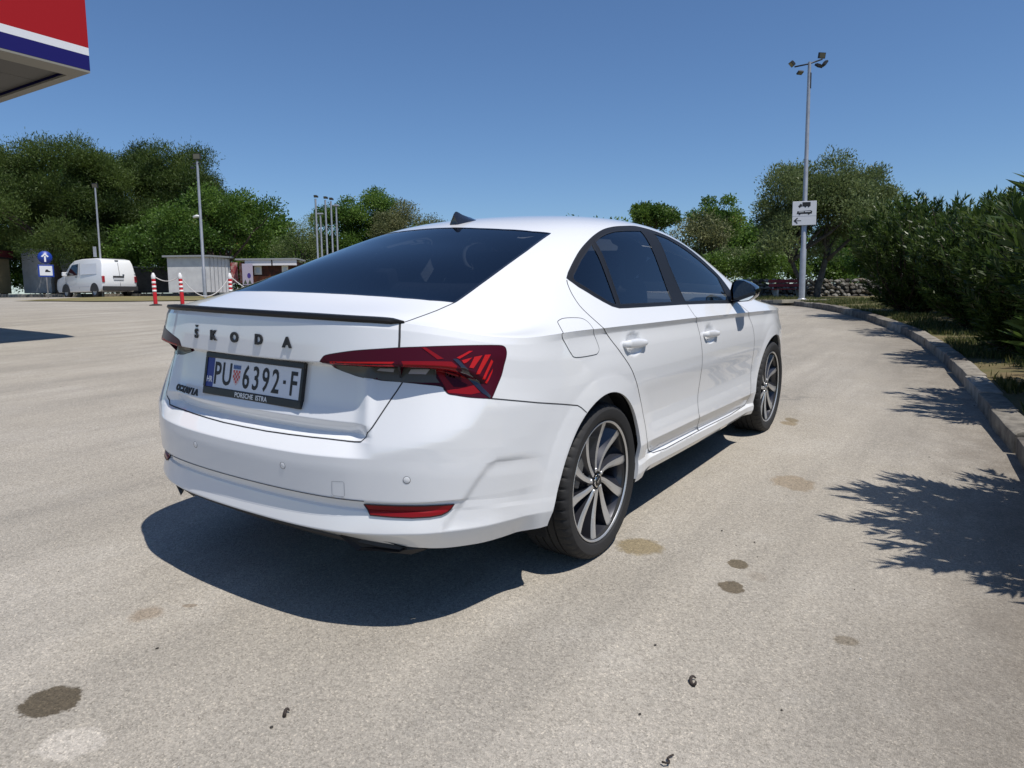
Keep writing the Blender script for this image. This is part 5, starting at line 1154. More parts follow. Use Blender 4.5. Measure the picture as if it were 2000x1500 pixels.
for k, (s, l, h, r, mt, lab) in enumerate(((50, -4.4, 4.6, 2.2, BROAD, 'low green bush peeping over the sedan roof beside the fin'), (52, 0.2, 3.6, 2.4, BROAD, 'low dark tree hidden behind the sedan roof'), (54, 4.8, 3.8, 2.6, OLIVE, 'low grey tree hidden behind the sedan roof edge'))):
    tree('bush_tree', lab, put(s, l), ell_clumps(26, r, r, h*.4, h*.55, .4, .8, .4, -.7, .1, 20+k), mt, 1300, .13, .065, (h*.3, .12), 6, 'trees behind the car', seed=20+k)
for k, (s, l, h, r, lab) in enumerate(((45, -33.5, 4.0, 2.6, 'dark undergrowth behind the beige kiosk'), (44.5, -28.6, 3.6, 2.6, 'dark undergrowth behind the white container'), (45, -23.6, 3.8, 2.7, 'dark undergrowth right behind the white van'), (44.5, -19.2, 3.6, 2.5, 'dark undergrowth behind the low grey shed'), (44.5, -15.2, 3.6, 2.5, 'dark undergrowth behind the dappled white shed'), (46, -11.2, 3.2, 2.3, 'dark undergrowth behind the brown kiosk'), (50, -6.4, 3.2, 2.6, 'undergrowth behind the sedan boot'))):
    tree('undergrowth_shrub', lab, put(s, l), ell_clumps(30, r, r*.8, h*.5, h*.42, .5, .9, .3, -.9, .1, 90+k), BROAD, 900, .16, .085, (h*.25, .08), 6, 'undergrowth under the pines', seed=90+k, cat='shrub')
# --- right-hand trees
tree('fig_tree', 'small round bright green tree above the sedan windscreen', put(40, 7.9), ell_clumps(24, 1.65, 1.2, .75, 4.05, .3, .55, .35, -.6, .15, 31), FRESH, 2200, .14, .085, (3.3, .10), 8, None, seed=31)
tree('broadleaf_tree', 'dark round tree left of the olive tree by the sign', put(41, 11.6), ell_clumps(26, 1.5, 1.4, 1.2, 4.0, .35, .6, .35, -.6, .12, 32), BROAD, 2000, .13, .08, (2.6, .12), 8, 'trees right of the car', seed=32)
tree('olive_tree', 'pale silvery scrub tree beside the front window of the sedan', put(33, 8.6), ell_clumps(28, 1.5, 1.3, 1.25, 2.2, .35, .65, .35, -.7, .15, 33), SCRUB, 800, .17, .05, (1.1, .10), 8, 'trees right of the car', bark_m=bark_grey, seed=33)
oc = [(a-.8, b, c, r) for a, b, c, r in ell_clumps(46, 1.30, 1.3, 1.95, 2.65, .35, .65, .35, -.65, .16, 34)]+[(a+.75, b-.3, c, r) for a, b, c, r in ell_clumps(46, 1.25, 1.3, 2.10, 2.80, .35, .65, .35, -.65, .16, 35)]
o = tree('olive_tree', 'big twin-stemmed olive tree behind the sign post', put(25.5, 10.55, .15), oc, OLIVE, 2600, .11, .038, (1.45, .13), 16, 'trees right of the car', bark_m=bark_grey, seed=36, stems=[(-.75, .0, -.12, 0, .8), (.55, .1, .15, 0, 1.1)], upright=.6)
o.rotation_euler.z = math.atan2(R2.y, R2.x)
o = tree('olive_tree', 'tall narrow olive tree at the right of the sign post', put(30, 14.75, .15), ell_clumps(46, .85, .85, 2.3, 3.7, .3, .55, .15, -.9, .15, 37), OLIVE, 2800, .11, .038, (1.8, .12), 10, 'trees right of the car', bark_m=bark_grey, seed=37, upright=.7)
for k, (s, l, h, r, mt, lab) in enumerate(((29.5, 10.1, 2.0, 1.25, FRESH, 'bright green shrub behind the red bench'), (30.5, 8.3, 1.9, 1.2, FRESH, 'bright green shrub left of the bench behind the door mirror'), (31, 12.6, 2.0, 1.4, FRESH, 'light green shrub behind the olive trunk'), (30.5, 14.3, 1.9, 1.3, BROAD, 'green shrub behind the dry stone wall'), (34, 16.8, 2.6, 1.8, BROAD, 'green shrub between stone wall and hedge'), (36, 10.4, 2.7, 1.7, OLIVE, 'grey-green shrub filling the gap under the olive crown'), (33, 6.0, 2.2, 1.5, OLIVE, 'grey shrub hidden behind the windscreen pillar'))):
    tree('shrub', lab, put(s, l, .1), ell_clumps(22, r, r, h*.42, h*.5, .3, .55, .4, -.8, .12, 50+k), mt, 1800, .10, .06, (h*.25, .06), 6, 'shrubs behind the wall', seed=50+k, cat='shrub')
for k, (s, l, h, r) in enumerate(((50, -31.5, 10.2, 5.0), (60, -36, 9, 6), (62, -20, 8, 6), (66, -8, 7, 6), (66, 6, 6, 6), (62, 20, 6.5, 6), (52, 26, 6, 5), (48, 33, 6, 5))):
    labs = ('far tree closing the gap between the two left pines', 'far dark tree at the left end of the tree line', 'far tree filling the gap behind the pines', 'far tree hidden behind the sedan rear window', 'far tree hidden behind the sedan roof', 'far tree behind the right-hand olive trees', 'far tree behind the hedge', 'far tree at the right edge behind the hedge')
    tree('far_tree', labs[k], put(s, l), ell_clumps(24, r, r*.8, h*.36, h*.5, 1.0, 1.8, .45, -.8, .1, 70+k), BROAD, 260, .35, .2, (h*.25, .25), 5, 'far tree line', seed=70+k)

# --- oleander hedge along the verge
def oleander(label, cx, cy, h, r, seed, n_sh, hidden=False):
    w_ = QT @ Vector((cx, cy, 0)); z0 = verge_z(w_.x, w_.y)-.03; rt = empty('oleander_bush', (w_.x, w_.y, z0)); tag(rt, label, 'bush', 'oleander bushes along the verge')
    rg = np.random.default_rng(seed); bm = bmesh.new(); Ps, Ds, Ns, Ls, Ws, Ts = [], [], [], [], [], []
    for k in range(n_sh):
        a = rg.uniform(0, 2*math.pi); f = rg.random()**.5; el = rg.uniform(0, 1)
        rad = r*f*(.55+.45*el); top = h*(.12+.88*el)*(1-.30*f**2.6)
        base = np.array([rad*.18*math.cos(a), rad*.18*math.sin(a), 0]); tip = np.array([rad*math.cos(a), rad*math.sin(a), top])
        if k % 7 == 0:
            limb(bm, base, tip*[.9, .9, .95], .016, .005, .10, seed*100+k, 5)
        ax = tip-base; ax[2] *= .8; ax = ax/np.linalg.norm(ax)+np.array([.25*math.cos(a), .25*math.sin(a), .15]); ax /= np.linalg.norm(ax)
        tone = rg.random()*.45
        m_ = int(rg.uniform(32, 46)); ln = rg.uniform(.30, .50)
        t = rg.random(m_); ph = rg.uniform(0, 2*math.pi)+np.arange(m_)*2.4
        s1 = np.cross(ax, [0, 0, 1.0]); s1 = s1/max(np.linalg.norm(s1), 1e-3) if np.linalg.norm(s1) > .05 else np.array([1., 0, 0]); s2 = np.cross(ax, s1)
        sp = (.55+.65*(1-t))[:, None]
        dirs = ax[None]*(.75+.35*t)[:, None]+(s1[None]*np.cos(ph)[:, None]+s2[None]*np.sin(ph)[:, None])*sp
        Ps.append(tip[None]-ax[None]*(ln*(1-t))[:, None]); Ds.append(dirs); Ns.append(ax[None]*.6+rg.normal(size=(m_, 3))*.5+[0, 0, .4]); Ls.append(rg.uniform(.085, .15, m_)); Ws.append(rg.uniform(.022, .034, m_)); Ts.append(tone+rg.random(m_)*.55)
    bm_obj('stem', bm, bark, rt)
    leaves_mesh('foliage', np.vstack(Ps), np.vstack(Ds), np.vstack(Ns), np.concatenate(Ls), np.concatenate(Ws), np.concatenate(Ts), OLEA, rt)
    return rt
oleander('oleander at the frame edge whose leafy shadow falls on the near asphalt', 1.25, -3.20, 1.95, 1.08, 1, 620)
oleander('nearest oleander in view, cut by the right edge of the picture', 4.5, -3.14, 1.98, 1.10, 2, 760)
oleander('second oleander bush from the right edge, above the lit kerb stones', 7.7, -2.75, 2.0, 1.2, 3, 760)
oleander('third oleander bush from the right edge, in the middle of the hedge', 11.0, -2.12, 2.15, 1.3, 4, 720)
oleander('leftmost oleander bush at the far end of the hedge beside the stone wall', 14.3, -.85, 2.45, 1.4, 5, 760)
oleander('oleander bush set back behind the nearest gap of the hedge', 6.2, -4.2, 2.15, 1.3, 6, 560)
oleander('oleander bush set back behind the middle gap of the hedge', 9.4, -3.8, 2.25, 1.4, 7, 560)
oleander('oleander bush set back behind the far end of the hedge', 12.8, -2.7, 2.4, 1.5, 8, 560)

# --- grass on the verge and at the left
GRASS = leaf_mat('grass blades', (.035, .062, .012), (.12, .13, .035), (.20, .16, .07), .6, .3)
def grass(name, label, pts, L):
    n = len(pts); D = np.stack([nprng.normal(size=n)*.35, nprng.normal(size=n)*.35, np.ones(n)], 1); N_ = unit(n); N_[:, 2] *= .2
    o = leaves_mesh(name, pts, D, N_, L*(.5+nprng.random(n)), .006+.004*nprng.random(n)+L*.03, nprng.random(n), GRASS); tag(o, label, 'grass', None, 'stuff'); return o
gp_ = []
while len(gp_) < 40000:
    d = _kk[3]+(_kk[17]-_kk[3])*nprng.random()**1.6; p, n, t = kerb_at(d); n = n*KSG; c = .20+3.2*nprng.random()**1.3
    q = p+n*c
    if noise.noise(Vector((q[0]*1.1, q[1]*1.1, 3))) < -.12+nprng.random()*.15: continue
    x, y = sl(*q); gp_.append((x, y, verge_z(x, y)-.01))
grass('grass', 'short dry grass growing along the verge behind the kerb', np.array(gp_), .085)
# ================================================================== street furniture, van, sheds
galv = noisy('galvanised steel', (.42, .43, .45), (.33, .34, .36), 5, .45, metal=.5); dark_metal = mat('dark lamp metal', (.03, .032, .036), .45, .3); lens_m = mat('floodlight glass', (.10, .095, .07), .2, coat=1)
def pole(name, label, base, h, r0, r1, group=None):
    rt = empty(name, base); tag(rt, label, 'lamp post', group)
    bm = bmesh.new(); add_tube(bm, [(0, 0, -.1), (0, 0, h*.22), (0, 0, h*.225), (0, 0, h)], [r0, r0, r0*.82, r1], 12); bm_obj('post', bm, galv, rt, smooth=True); return rt
def flood(rt, p, yaw, tilt, sc=1.0):
    M = Matrix.Translation(p) @ Matrix.Rotation(yaw, 4, 'Z') @ Matrix.Rotation(tilt, 4, 'Y') @ Matrix.Scale(sc, 4)
    bm = bmesh.new(); add_box(bm, (0, 0, 0), (.10, .34, .26)); 
    for k in range(5): add_box(bm, (-.07, -.12+.06*k, 0), (.05, .012, .20))
    bmesh.ops.transform(bm, matrix=M, verts=bm.verts); f = bm_obj('floodlight', bm, dark_metal, rt, bevel=.008)
    bm = bmesh.new(); add_box(bm, (.053, 0, 0), (.008, .29, .21)); bmesh.ops.transform(bm, matrix=M, verts=bm.verts); bm_obj('lens', bm, lens_m, f)
RYAW = math.atan2(R2.y, R2.x); FYAW = math.atan2(F2.y, F2.x)
# right-hand post
b = put(21.3, 8.56, .14); p1 = pole('lamp_post', 'tall grey floodlight post carrying the white arrow sign', b, 6.72, .085, .045)
bm = bmesh.new(); X_ = Vector((R2.x, R2.y, 0)); Zv = Vector((0, 0, 1))
add_tube(bm, [X_*-.42+Zv*6.60, Zv*6.68, X_*.36+Zv*6.80], .022, 8); add_tube(bm, [Zv*6.05, Zv*6.73], .035, 8); add_box(bm, (X_.x*.02, X_.y*.02, 6.22), (.08, .08, .42)); bm_obj('cross_arm', bm, dark_metal, p1)
flood(p1, X_*-.50+Zv*6.68, RYAW+math.pi, .75, .58); flood(p1, X_*-.26+Zv*6.44, FYAW+math.pi+.3, 1.05, .48); flood(p1, X_*.34+Zv*6.90, FYAW+math.pi+.2, .25, .6); flood(p1, X_*.44+Zv*6.68, RYAW, .6, .55); flood(p1, X_*.26+Zv*6.62, FYAW+.5, .9, .55)
bm = bmesh.new(); add_lathe(bm, [(.14, -.1), (.14, .04), (.10, .07)], 16); bm_obj('base_plate', bm, galv, p1)
bm = bmesh.new(); add_box(bm, (-.05, 0, -.02), (1.4, .7, .10), (0, 0, RYAW)); bm_obj('footing', bm, noisy('pale concrete', (.42, .38, .29), (.33, .3, .24), 6, .9), p1, bevel=.01)
# its sign: truck, coach, arrow
def flat_poly(bm, pts, O, U_, V_, Nn, off): 
    f = bm.faces.new([bm.verts.new(O+U_*x+V_*y+Nn*off) for x, y in pts]); bm.normal_update()
    if f.normal.dot(Nn) < 0: f.normal_flip()
sgn = empty('direction_sign', b+Vector((0, 0, 2.51))); tag(sgn, 'white sign with black truck, coach and left arrow on the post', 'sign')
nrm_ = (-Vector((F2.x, F2.y, 0))+X_*-.25).normalized(); U_ = Vector((0, 0, 1)).cross(nrm_).normalized(); V_ = Vector((0, 0, 1)); O_ = nrm_*.10+U_*-.02
def board(name, w, h, d, O, U_, V_, Nn, m, parent, bev=.006):
    bm = bmesh.new(); add_box(bm, (0, 0, 0), (w, h, d)); M = Matrix(((U_.x, V_.x, Nn.x, O.x), (U_.y, V_.y, Nn.y, O.y), (U_.z, V_.z, Nn.z, O.z), (0, 0, 0, 1))); bmesh.ops.transform(bm, matrix=M, verts=bm.verts); return bm_obj(name, bm, m, parent, bevel=bev)
sign_w = mat('white sign sheet', (.62, .63, .66), .5)
board('sign_plate', .65, .68, .02, O_, U_, V_, nrm_, sign_w, sgn)
bm = bmesh.new(); q = lambda pts: flat_poly(bm, pts, O_, U_, V_, nrm_, .0125)
q([(-.06, .19), (.16, .19), (.16, .31), (-.06, .31)]); q([(-.17, .185), (-.07, .185), (-.07, .25), (-.12, .27), (-.15, .22), (-.17, .215)])
def disc(cx, cy, r): q([(cx+r*math.cos(a), cy+r*math.sin(a)) for a in [2*math.pi*k/12 for k in range(12)]])
bm_obj('truck_symbol', bm, ink, sgn)
bm = bmesh.new()
for cx, cy, r in ((-.13, .18, .024), (.02, .185, .024), (.11, .185, .024)): flat_poly(bm, [(cx+r*math.cos(a), cy+r*math.sin(a)) for a in [2*math.pi*k/12 for k in range(12)]], O_, U_, V_, nrm_, .0135)
bm_obj('truck_wheel_symbols', bm, ink, sgn)
bm = bmesh.new(); flat_poly(bm, [(-.21, -.02), (.20, -.02), (.21, .05), (.17, .075), (-.19, .06)], O_, U_, V_, nrm_, .0125); bm_obj('coach_symbol', bm, ink, sgn)
bm = bmesh.new(); flat_poly(bm, [(-.16, .028), (-.02, .03), (-.02, .052), (-.15, .05)], O_, U_, V_, nrm_, .0140); flat_poly(bm, [(.01, .03), (.17, .032), (.16, .055), (.01, .052)], O_, U_, V_, nrm_, .0140); bm_obj('coach_window_symbols', bm, sign_w, sgn)
bm = bmesh.new()
for cx in (-.13, .12): flat_poly(bm, [(cx+.026*math.cos(a), -.022+.026*math.sin(a)) for a in [2*math.pi*k/12 for k in range(12)]], O_, U_, V_, nrm_, .0138)
bm_obj('coach_wheel_symbols', bm, ink, sgn)
bm = bmesh.new(); flat_poly(bm, [(-.325, -.085), (.325, -.085), (.325, -.078), (-.325, -.078)], O_, U_, V_, nrm_, .0122); bm_obj('divider_line', bm, galv, sgn)
bm = bmesh.new(); flat_poly(bm, [(-.24, -.20), (-.08, -.20), (-.08, -.22), (-.24, -.22)], O_, U_, V_, nrm_, .0125); flat_poly(bm, [(-.29, -.21), (-.19, -.12), (-.17, -.145), (-.24, -.21)], O_, U_, V_, nrm_, .0128); flat_poly(bm, [(-.29, -.21), (-.24, -.21), (-.17, -.275), (-.19, -.30)], O_, U_, V_, nrm_, .0131); bm_obj('arrow_symbol', bm, ink, sgn)
# left-hand posts
b = put(29, -12.25); p2 = pole('lamp_post', 'grey lamp post with one floodlight and white camera near the barrier posts', b, 5.35, .075, .045, 'lamp posts')
flood(p2, Vector((0, 0, 5.55)), FYAW+math.pi, .1, .85)
bm = bmesh.new(); add_box(bm, (-.02*R2.x, -.02*R2.y, 5.28), (.30, .06, .05), (0, 0, RYAW)); add_tube(bm, [(0, 0, 5.2), (0, 0, 5.5)], .03, 8); add_box(bm, (-.2*R2.x, -.2*R2.y, 5.12), (.12, .08, .08)); bm_obj('bracket', bm, dark_metal, p2)
bm = bmesh.new(); add_tube(bm, [Vector((0, 0, 3.25)), X_*-.13+Zv*3.26, X_*-.28+Zv*3.22], [.03, .06, .05], 10); bm_obj('camera', bm, mat('white plastic', (.7, .7, .7), .4), p2)
b = put(35.6, -20.05); p3 = pole('lamp_post', 'thin lamp post rising behind the white van', b, 5.25, .06, .04, 'lamp posts'); flood(p3, Vector((0, 0, 5.35)), FYAW+math.pi, .3, .8); board('sign_back', .16, .5, .03, Vector((-.25*R2.x, -.25*R2.y, 2.2)), X_, Zv, -Vector((F2.x, F2.y, 0)), galv, p3)
for k, (u_, s_, hh, lab) in enumerate(((-.2645, 36, 4.75, 'leftmost of five slim lamp posts in a row'), (-.2587, 37.2, 4.1, 'second short post from the left in the lamp post row'), (-.2513, 36.5, 4.75, 'middle and tallest-looking post in the lamp post row'), (-.2437, 37, 4.75, 'fourth post from the left in the lamp post row'), (-.2369, 38, 4.6, 'rightmost post in the lamp post row'))):
    b = put(s_, u_*s_); pp = pole('slim_lamp_post', lab, b, hh, .055, .045, 'row of slim lamp posts')
    if k in (0, 2, 3): flood(pp, Vector((0, 0, hh+.12)), FYAW+math.pi, .5, .45); flood(pp, Vector((R2.x*.10, R2.y*.10, hh+.10)), FYAW+math.pi-1.2, .5, .38)
    else: 
        bm = bmesh.new(); add_box(bm, (0, 0, hh+.05), (.3, .14, .08), (0, 0, RYAW)); bm_obj('lamp_head', bm, galv, pp, bevel=.02)
# barrier posts with rope
red_m = mat('red plastic', (.55, .012, .020), .4); band_m = mat('white reflective band', (.78, .76, .74), .4); cap_m = mat('white plastic cap', (.74, .73, .72), .45)
def bollard(label, s, l, lean):
    rt = empty('barrier_post', put(s, l)); tag(rt, label, 'bollard', 'red and white barrier posts'); rt.rotation_euler = (0, lean, RYAW)
    bm = bmesh.new(); add_lathe(bm, [(.17, 0), (.17, .025), (.06, .05), (.055, .05)], 24); bm_obj('base', bm, mat('black rubber', (.02, .02, .02), .8), rt)
    bm = bmesh.new(); add_lathe(bm, [(.055, .04), (.052, .80)], 18); bm_obj('post', bm, red_m, rt)
    for z in (.42, .54, .66):
        bm = bmesh.new(); add_lathe(bm, [(.054, z-.03), (.056, z-.03), (.056, z+.03), (.054, z+.03)], 18); bm_obj('band', bm, band_m, rt)
    bm = bmesh.new(); add_lathe(bm, [(.056, .765), (.060, .78), (.058, .86), (.035, .905), (.03, .93), (0, .94)], 18); bm_obj('cap', bm, cap_m, rt)
    return rt.location.copy()+Vector((math.sin(lean)*.86*R2.x, math.sin(lean)*.86*R2.y, .86))
t1 = bollard('leftmost red and white barrier post', 20.85, -10.25, -.02); t2 = bollard('middle red and white barrier post', 20.8, -9.45, -.03); t3 = bollard('right red and white barrier post beside the sedan rear window', 21.6, -8.36, .0); t4 = t3+Vector((R2.x*2.2, R2.y*2.2, -.03))
rope_m = mat('white rope', (.62, .60, .58), .8)
for a, b_, sag, lab in ((t1, t2, .16, 'short white rope between the left and middle barrier posts'), (t2, t3, .60, 'long sagging white rope between middle and right barrier posts'), (t3, t4, .55, 'white rope running from right barrier post behind the sedan')):
    bm = bmesh.new(); add_tube(bm, [a.lerp(b_, k/24)-Vector((0, 0, sag*4*(k/24)*(1-k/24))) for k in range(25)], .012, 6); tag(bm_obj('rope', bm, rope_m, None), lab, 'rope', 'ropes between the barrier posts')
rt = empty('barrier_post', (t4.x, t4.y, ground(t4.x, t4.y))); tag(rt, 'barrier post hidden behind the sedan boot', 'bollard', 'red and white barrier posts'); bm = bmesh.new(); add_lathe(bm, [(.055, 0), (.052, .8), (0, .86)], 16); bm_obj('post', bm, red_m, rt)
# blue one-way signs
b = put(33, -21.1); rt = empty('blue_sign_post', b); rt.scale = (.98,)*3; tag(rt, 'round blue arrow sign above a small white panel on one post', 'sign')
nn_ = (Vector((CAMW.x, CAMW.y, 0))-Vector((b.x, b.y, 0))).normalized(); uu = Zv.cross(nn_).normalized()
bm = bmesh.new(); add_tube(bm, [(0, 0, 0), (0, 0, 2.15)], .03, 8); bm_obj('post', bm, galv, rt)
blue_m = mat('blue sign', (.012, .045, .30), .4)
bm = bmesh.new(); Mx = Matrix(((uu.x, Zv.x, nn_.x, 0), (uu.y, Zv.y, nn_.y, 0), (uu.z, Zv.z, nn_.z, 1.86), (0, 0, 0, 1))); add_lathe(bm, [(0, .02), (.29, .02), (.29, .05), (0, .05)], 32, Mx); bm_obj('blue_disc', bm, blue_m, rt)
bm = bmesh.new(); oo = Zv*1.86
for pts in ([(-.035, -.2), (.035, -.2), (.035, .06), (-.035, .06)], [(0, .2), (-.15, .05), (-.10, .01), (0, .11)], [(0, .2), (0, .11), (.10, .01), (.15, .05)]): flat_poly(bm, pts, oo, uu, Zv, nn_, .054)
bm_obj('arrow', bm, white_print, rt)
board('blue_border', .62, .56, .02, Zv*1.25+nn_*.04, uu, Zv, nn_, blue_m, rt); board('white_panel', .50, .44, .01, Zv*1.25+nn_*.052, uu, Zv, nn_, mat('white panel', (.7, .72, .74), .5), rt)
bm = bmesh.new(); flat_poly(bm, [(-.04, -.06), (.17, -.06), (.17, -.01), (.11, .0), (.07, .06), (.0, .06), (-.03, .0)], Zv*1.25+nn_*.04, uu, Zv, nn_, .019); bm_obj('car_symbol', bm, ink, rt)

# ------------------------------------------------------------------ white van
vpaint = mat('van white paint', (.76, .77, .78), .35, coat=.6); vglass = glass_mat('van glass', (.10, .11, .12), 1.6); vdark = mat('van dark plastic', (.03, .03, .032), .6); vred = mat('van lamp red', (.35, .01, .02), .2, coat=1)
vc = put(34.4, -18.55); van = empty('delivery_van', vc); tag(van, 'small white delivery van standing under the pines', 'van')
van.scale = (.98,)*3; van.rotation_euler = (0, 0, FYAW+math.radians(31+26))
# side profile x (0 = rear, 4.3 = front), z
vp = [(0.0, .42), (-.03, .75), (.0, 1.05), (.10, 1.60), (.22, 1.80), (.60, 1.87), (2.0, 1.88), (2.7, 1.83), (3.05, 1.66), (3.55, 1.16), (3.75, 1.06), (4.2, .95), (4.32, .75), (4.34, .45), (4.2, .28), (.3, .28)]
bm = bmesh.new(); W2 = .845; secs = []
for y, k in ((-W2, 0), (-W2*.985, 1), (W2*.985, 1), (W2, 0)):
    pass
def wid(z): return W2 if z < 1.0 else W2-(z-1.0)*.16
lo = [bm.verts.new((x, -wid(z), z)) for x, z in vp]; hi = [bm.verts.new((x, wid(z), z)) for x, z in vp]; n = len(vp)
bm.faces.new(lo); bm.faces.new(hi[::-1])
for k in range(n): bm.faces.new((lo[k], hi[k], hi[(k+1) % n], lo[(k+1) % n]))
bmesh.ops.recalc_face_normals(bm, faces=bm.faces); bm_obj('body', bm, vpaint, van, bevel=.055, seg=3, smooth=True, angle=30)
for s in (1, -1):
    def ys(z, o=.006): return s*(wid(z)+o)
    def side_face(name, pts, m, parent=van, o=.006):
        bm = bmesh.new(); f = bm.faces.new([bm.verts.new((x, ys(z, o), z)) for x, z in pts]); bm.normal_update()
        if f.normal.y*s < 0: f.normal_flip()
        return bm_obj(name, bm, m, parent)
    side_face('door_window', [(2.25, 1.10), (3.30, 1.10), (3.08, 1.38), (2.86, 1.62), (2.25, 1.66)], vglass)
    side_face('panel_recess', [(.45, 1.12), (1.95, 1.12), (1.95, 1.62), (.55, 1.62)], mat('van panel', (.70, .71, .73), .35, coat=.6))
    for x in (2.10, 3.38): side_face('door_gap', [(x, .45), (x+.02, .45), (x+.02, 1.68 if x < 3 else 1.08), (x, 1.68 if x < 3 else 1.08)], gap_m, o=.0075)
    side_face('rub_strip', [(1.15, .50), (3.0, .50), (3.0, .56), (1.15, .56)], mat('van strip', (.6, .6, .62), .4), o=.008)
    bm = bmesh.new(); add_box(bm, (2.3, s*(W2+.02), 1.02), (.16, .04, .04)); bm_obj('door_handle', bm, vdark, van)
    bm = bmesh.new(); add_box(bm, (3.22, s*(W2+.12), 1.18), (.12, .22, .20)); bm_obj('mirror', bm, vpaint, van, bevel=.03)
    bm = bmesh.new(); add_box(bm, (-.005, s*.775, .86), (.10, .12, .30)); bm_obj('tail_lamp', bm, vred, van, bevel=.02)
    for x in (.72, 3.42):
        w_ = empty('wheel', (x, s*(W2-.10), .31), parent=van)
        Ms = Matrix.Rotation(-s*math.pi/2, 4, 'X')
        bm = bmesh.new(); add_lathe(bm, [(.19, .10), (.25, .105), (.295, .09), (.31, .06), (.31, -.08), (.25, -.1)], 28, Ms); bm_obj('tyre', bm, rubber, w_)
        bm = bmesh.new(); add_lathe(bm, [(.195, .09), (.17, .075), (.05, .085), (0, .09)], 24, Ms); bm_obj('rim', bm, mat('van rim', (.35, .35, .36), .4, .6), w_)
        bm = bmesh.new(); n_ = 18; A = [bm.verts.new((x+.40*math.cos(math.pi*k/n_), s*(W2+.004), .30+.40*math.sin(math.pi*k/n_))) for k in range(n_+1)]; f = bm.faces.new(A); bm.normal_update()
        if f.normal.y*s < 0: f.normal_flip()
        bm_obj('wheel_arch', bm, vdark, van)
bm = bmesh.new(); add_box(bm, (-.06, 0, .42), (.16, 1.66, .22)); bm_obj('rear_bumper', bm, vdark, van, bevel=.03)
bm = bmesh.new(); add_box(bm, (-.036, .05, .98), (.03, .52, .09)); bm_obj('plate_recess', bm, vdark, van)
bm = bmesh.new(); add_box(bm, (-.05, .05, .88), (.012, .48, .10)); bm_obj('number_plate', bm, mat('van plate', (.5, .52, .55), .5), van)
bm = bmesh.new(); add_box(bm, (.165, 0, 1.76), (.05, .16, .035)); bm_obj('brake_light', bm, vdark, van)
bm = bmesh.new(); add_box(bm, (-.012, -.2, 1.08), (.02, .09, .05)); bm_obj('badge', bm, chrome, van)
bm = bmesh.new()
for z0, z1 in ((.54, 1.05),): add_box(bm, (-.022, -.02, .8), (.012, .012, .5))
add_box(bm, (.045, -.02, 1.35), (.012, .012, .62), (0, .18, 0)); bm_obj('door_gap', bm, gap_m, van)
# ------------------------------------------------------------------ white shed, container, kiosks
wall_w = noisy('white painted sheet', (.62, .62, .62), (.52, .52, .53), 3, .6); roof_g = mat('grey sheet roof', (.30, .31, .32), .5, .2)
def hut(name, label, s, l, w, d, h, yaw, wm, rm, cat, over=.15, doors=()):
    rt = empty(name, put(s, l)); rt.rotation_euler = (0, 0, RYAW+yaw); tag(rt, label, cat)
    bm = bmesh.new(); add_box(bm, (0, 0, h/2+.1), (w, d, h-.2)); bm_obj('wall', bm, wm, rt, bevel=.01)
    bm = bmesh.new(); add_box(bm, (0, 0, h+.03), (w+2*over, d+2*over, .08), (R(2), 0, 0)); bm_obj('roof', bm, rm, rt, bevel=.01)
    bm = bmesh.new(); add_box(bm, (0, 0, .04), (w*.96, d*.96, .14)); bm_obj('plinth', bm, vdark, rt)
    return rt
sh = hut('storage_shed', 'white storage shed dappled with leaf shade behind the lamp post', 34.5, -14.75, 1.85, 2.6, 1.85, .0, wall_w, roof_g, 'shed')
for k in range(6):
    bm = bmesh.new(); add_box(bm, (.956, -1.1+.44*k, 1.0), (.012, .02, 1.7)); bm_obj('sheet_seam', bm, roof_g, sh)
hut('container_shed', 'white metal container behind the blue sign under the pines', 39.5, -25.2, 1.75, 1.4, 2.5, -.2, noisy('white sheet greyed for shade', (.50, .51, .53), (.40, .41, .43), 3, .7), roof_g, 'shed')  # white sheet coloured greyer to stand in for shade of the branches
gh = hut('grey_shed', 'low dark grey shed in the shade between van and white shed', 38.5, -18.6, 2.6, 1.6, 1.5, .1, noisy('dark grey boards', (.10, .10, .10), (.07, .07, .07), 4, .8), roof_g, 'shed')
kb = hut('beige_kiosk', 'beige kiosk with dark red roof band at the left edge', 37.5, -27.6, 2.2, 2.0, 2.35, .1, noisy('beige wall', (.36, .30, .18), (.30, .25, .15), 3, .8), mat('dark red roof', (.12, .012, .02), .6), 'kiosk')
bm = bmesh.new(); add_box(bm, (0, -.1, 2.25), (2.6, 2.3, .35)); bm_obj('roof_band', bm, mat('dark red band', (.13, .012, .02), .6), kb, bevel=.01); bm = bmesh.new(); add_box(bm, (0, -.1, 2.03), (2.5, 2.2, .08)); bm_obj('dark_band', bm, vdark, kb)
bm = bmesh.new(); add_box(bm, (.3, -1.01, 1.5), (1.3, .03, .8)); bm_obj('shutter', bm, mat('beige shutter', (.30, .26, .16), .6), kb)
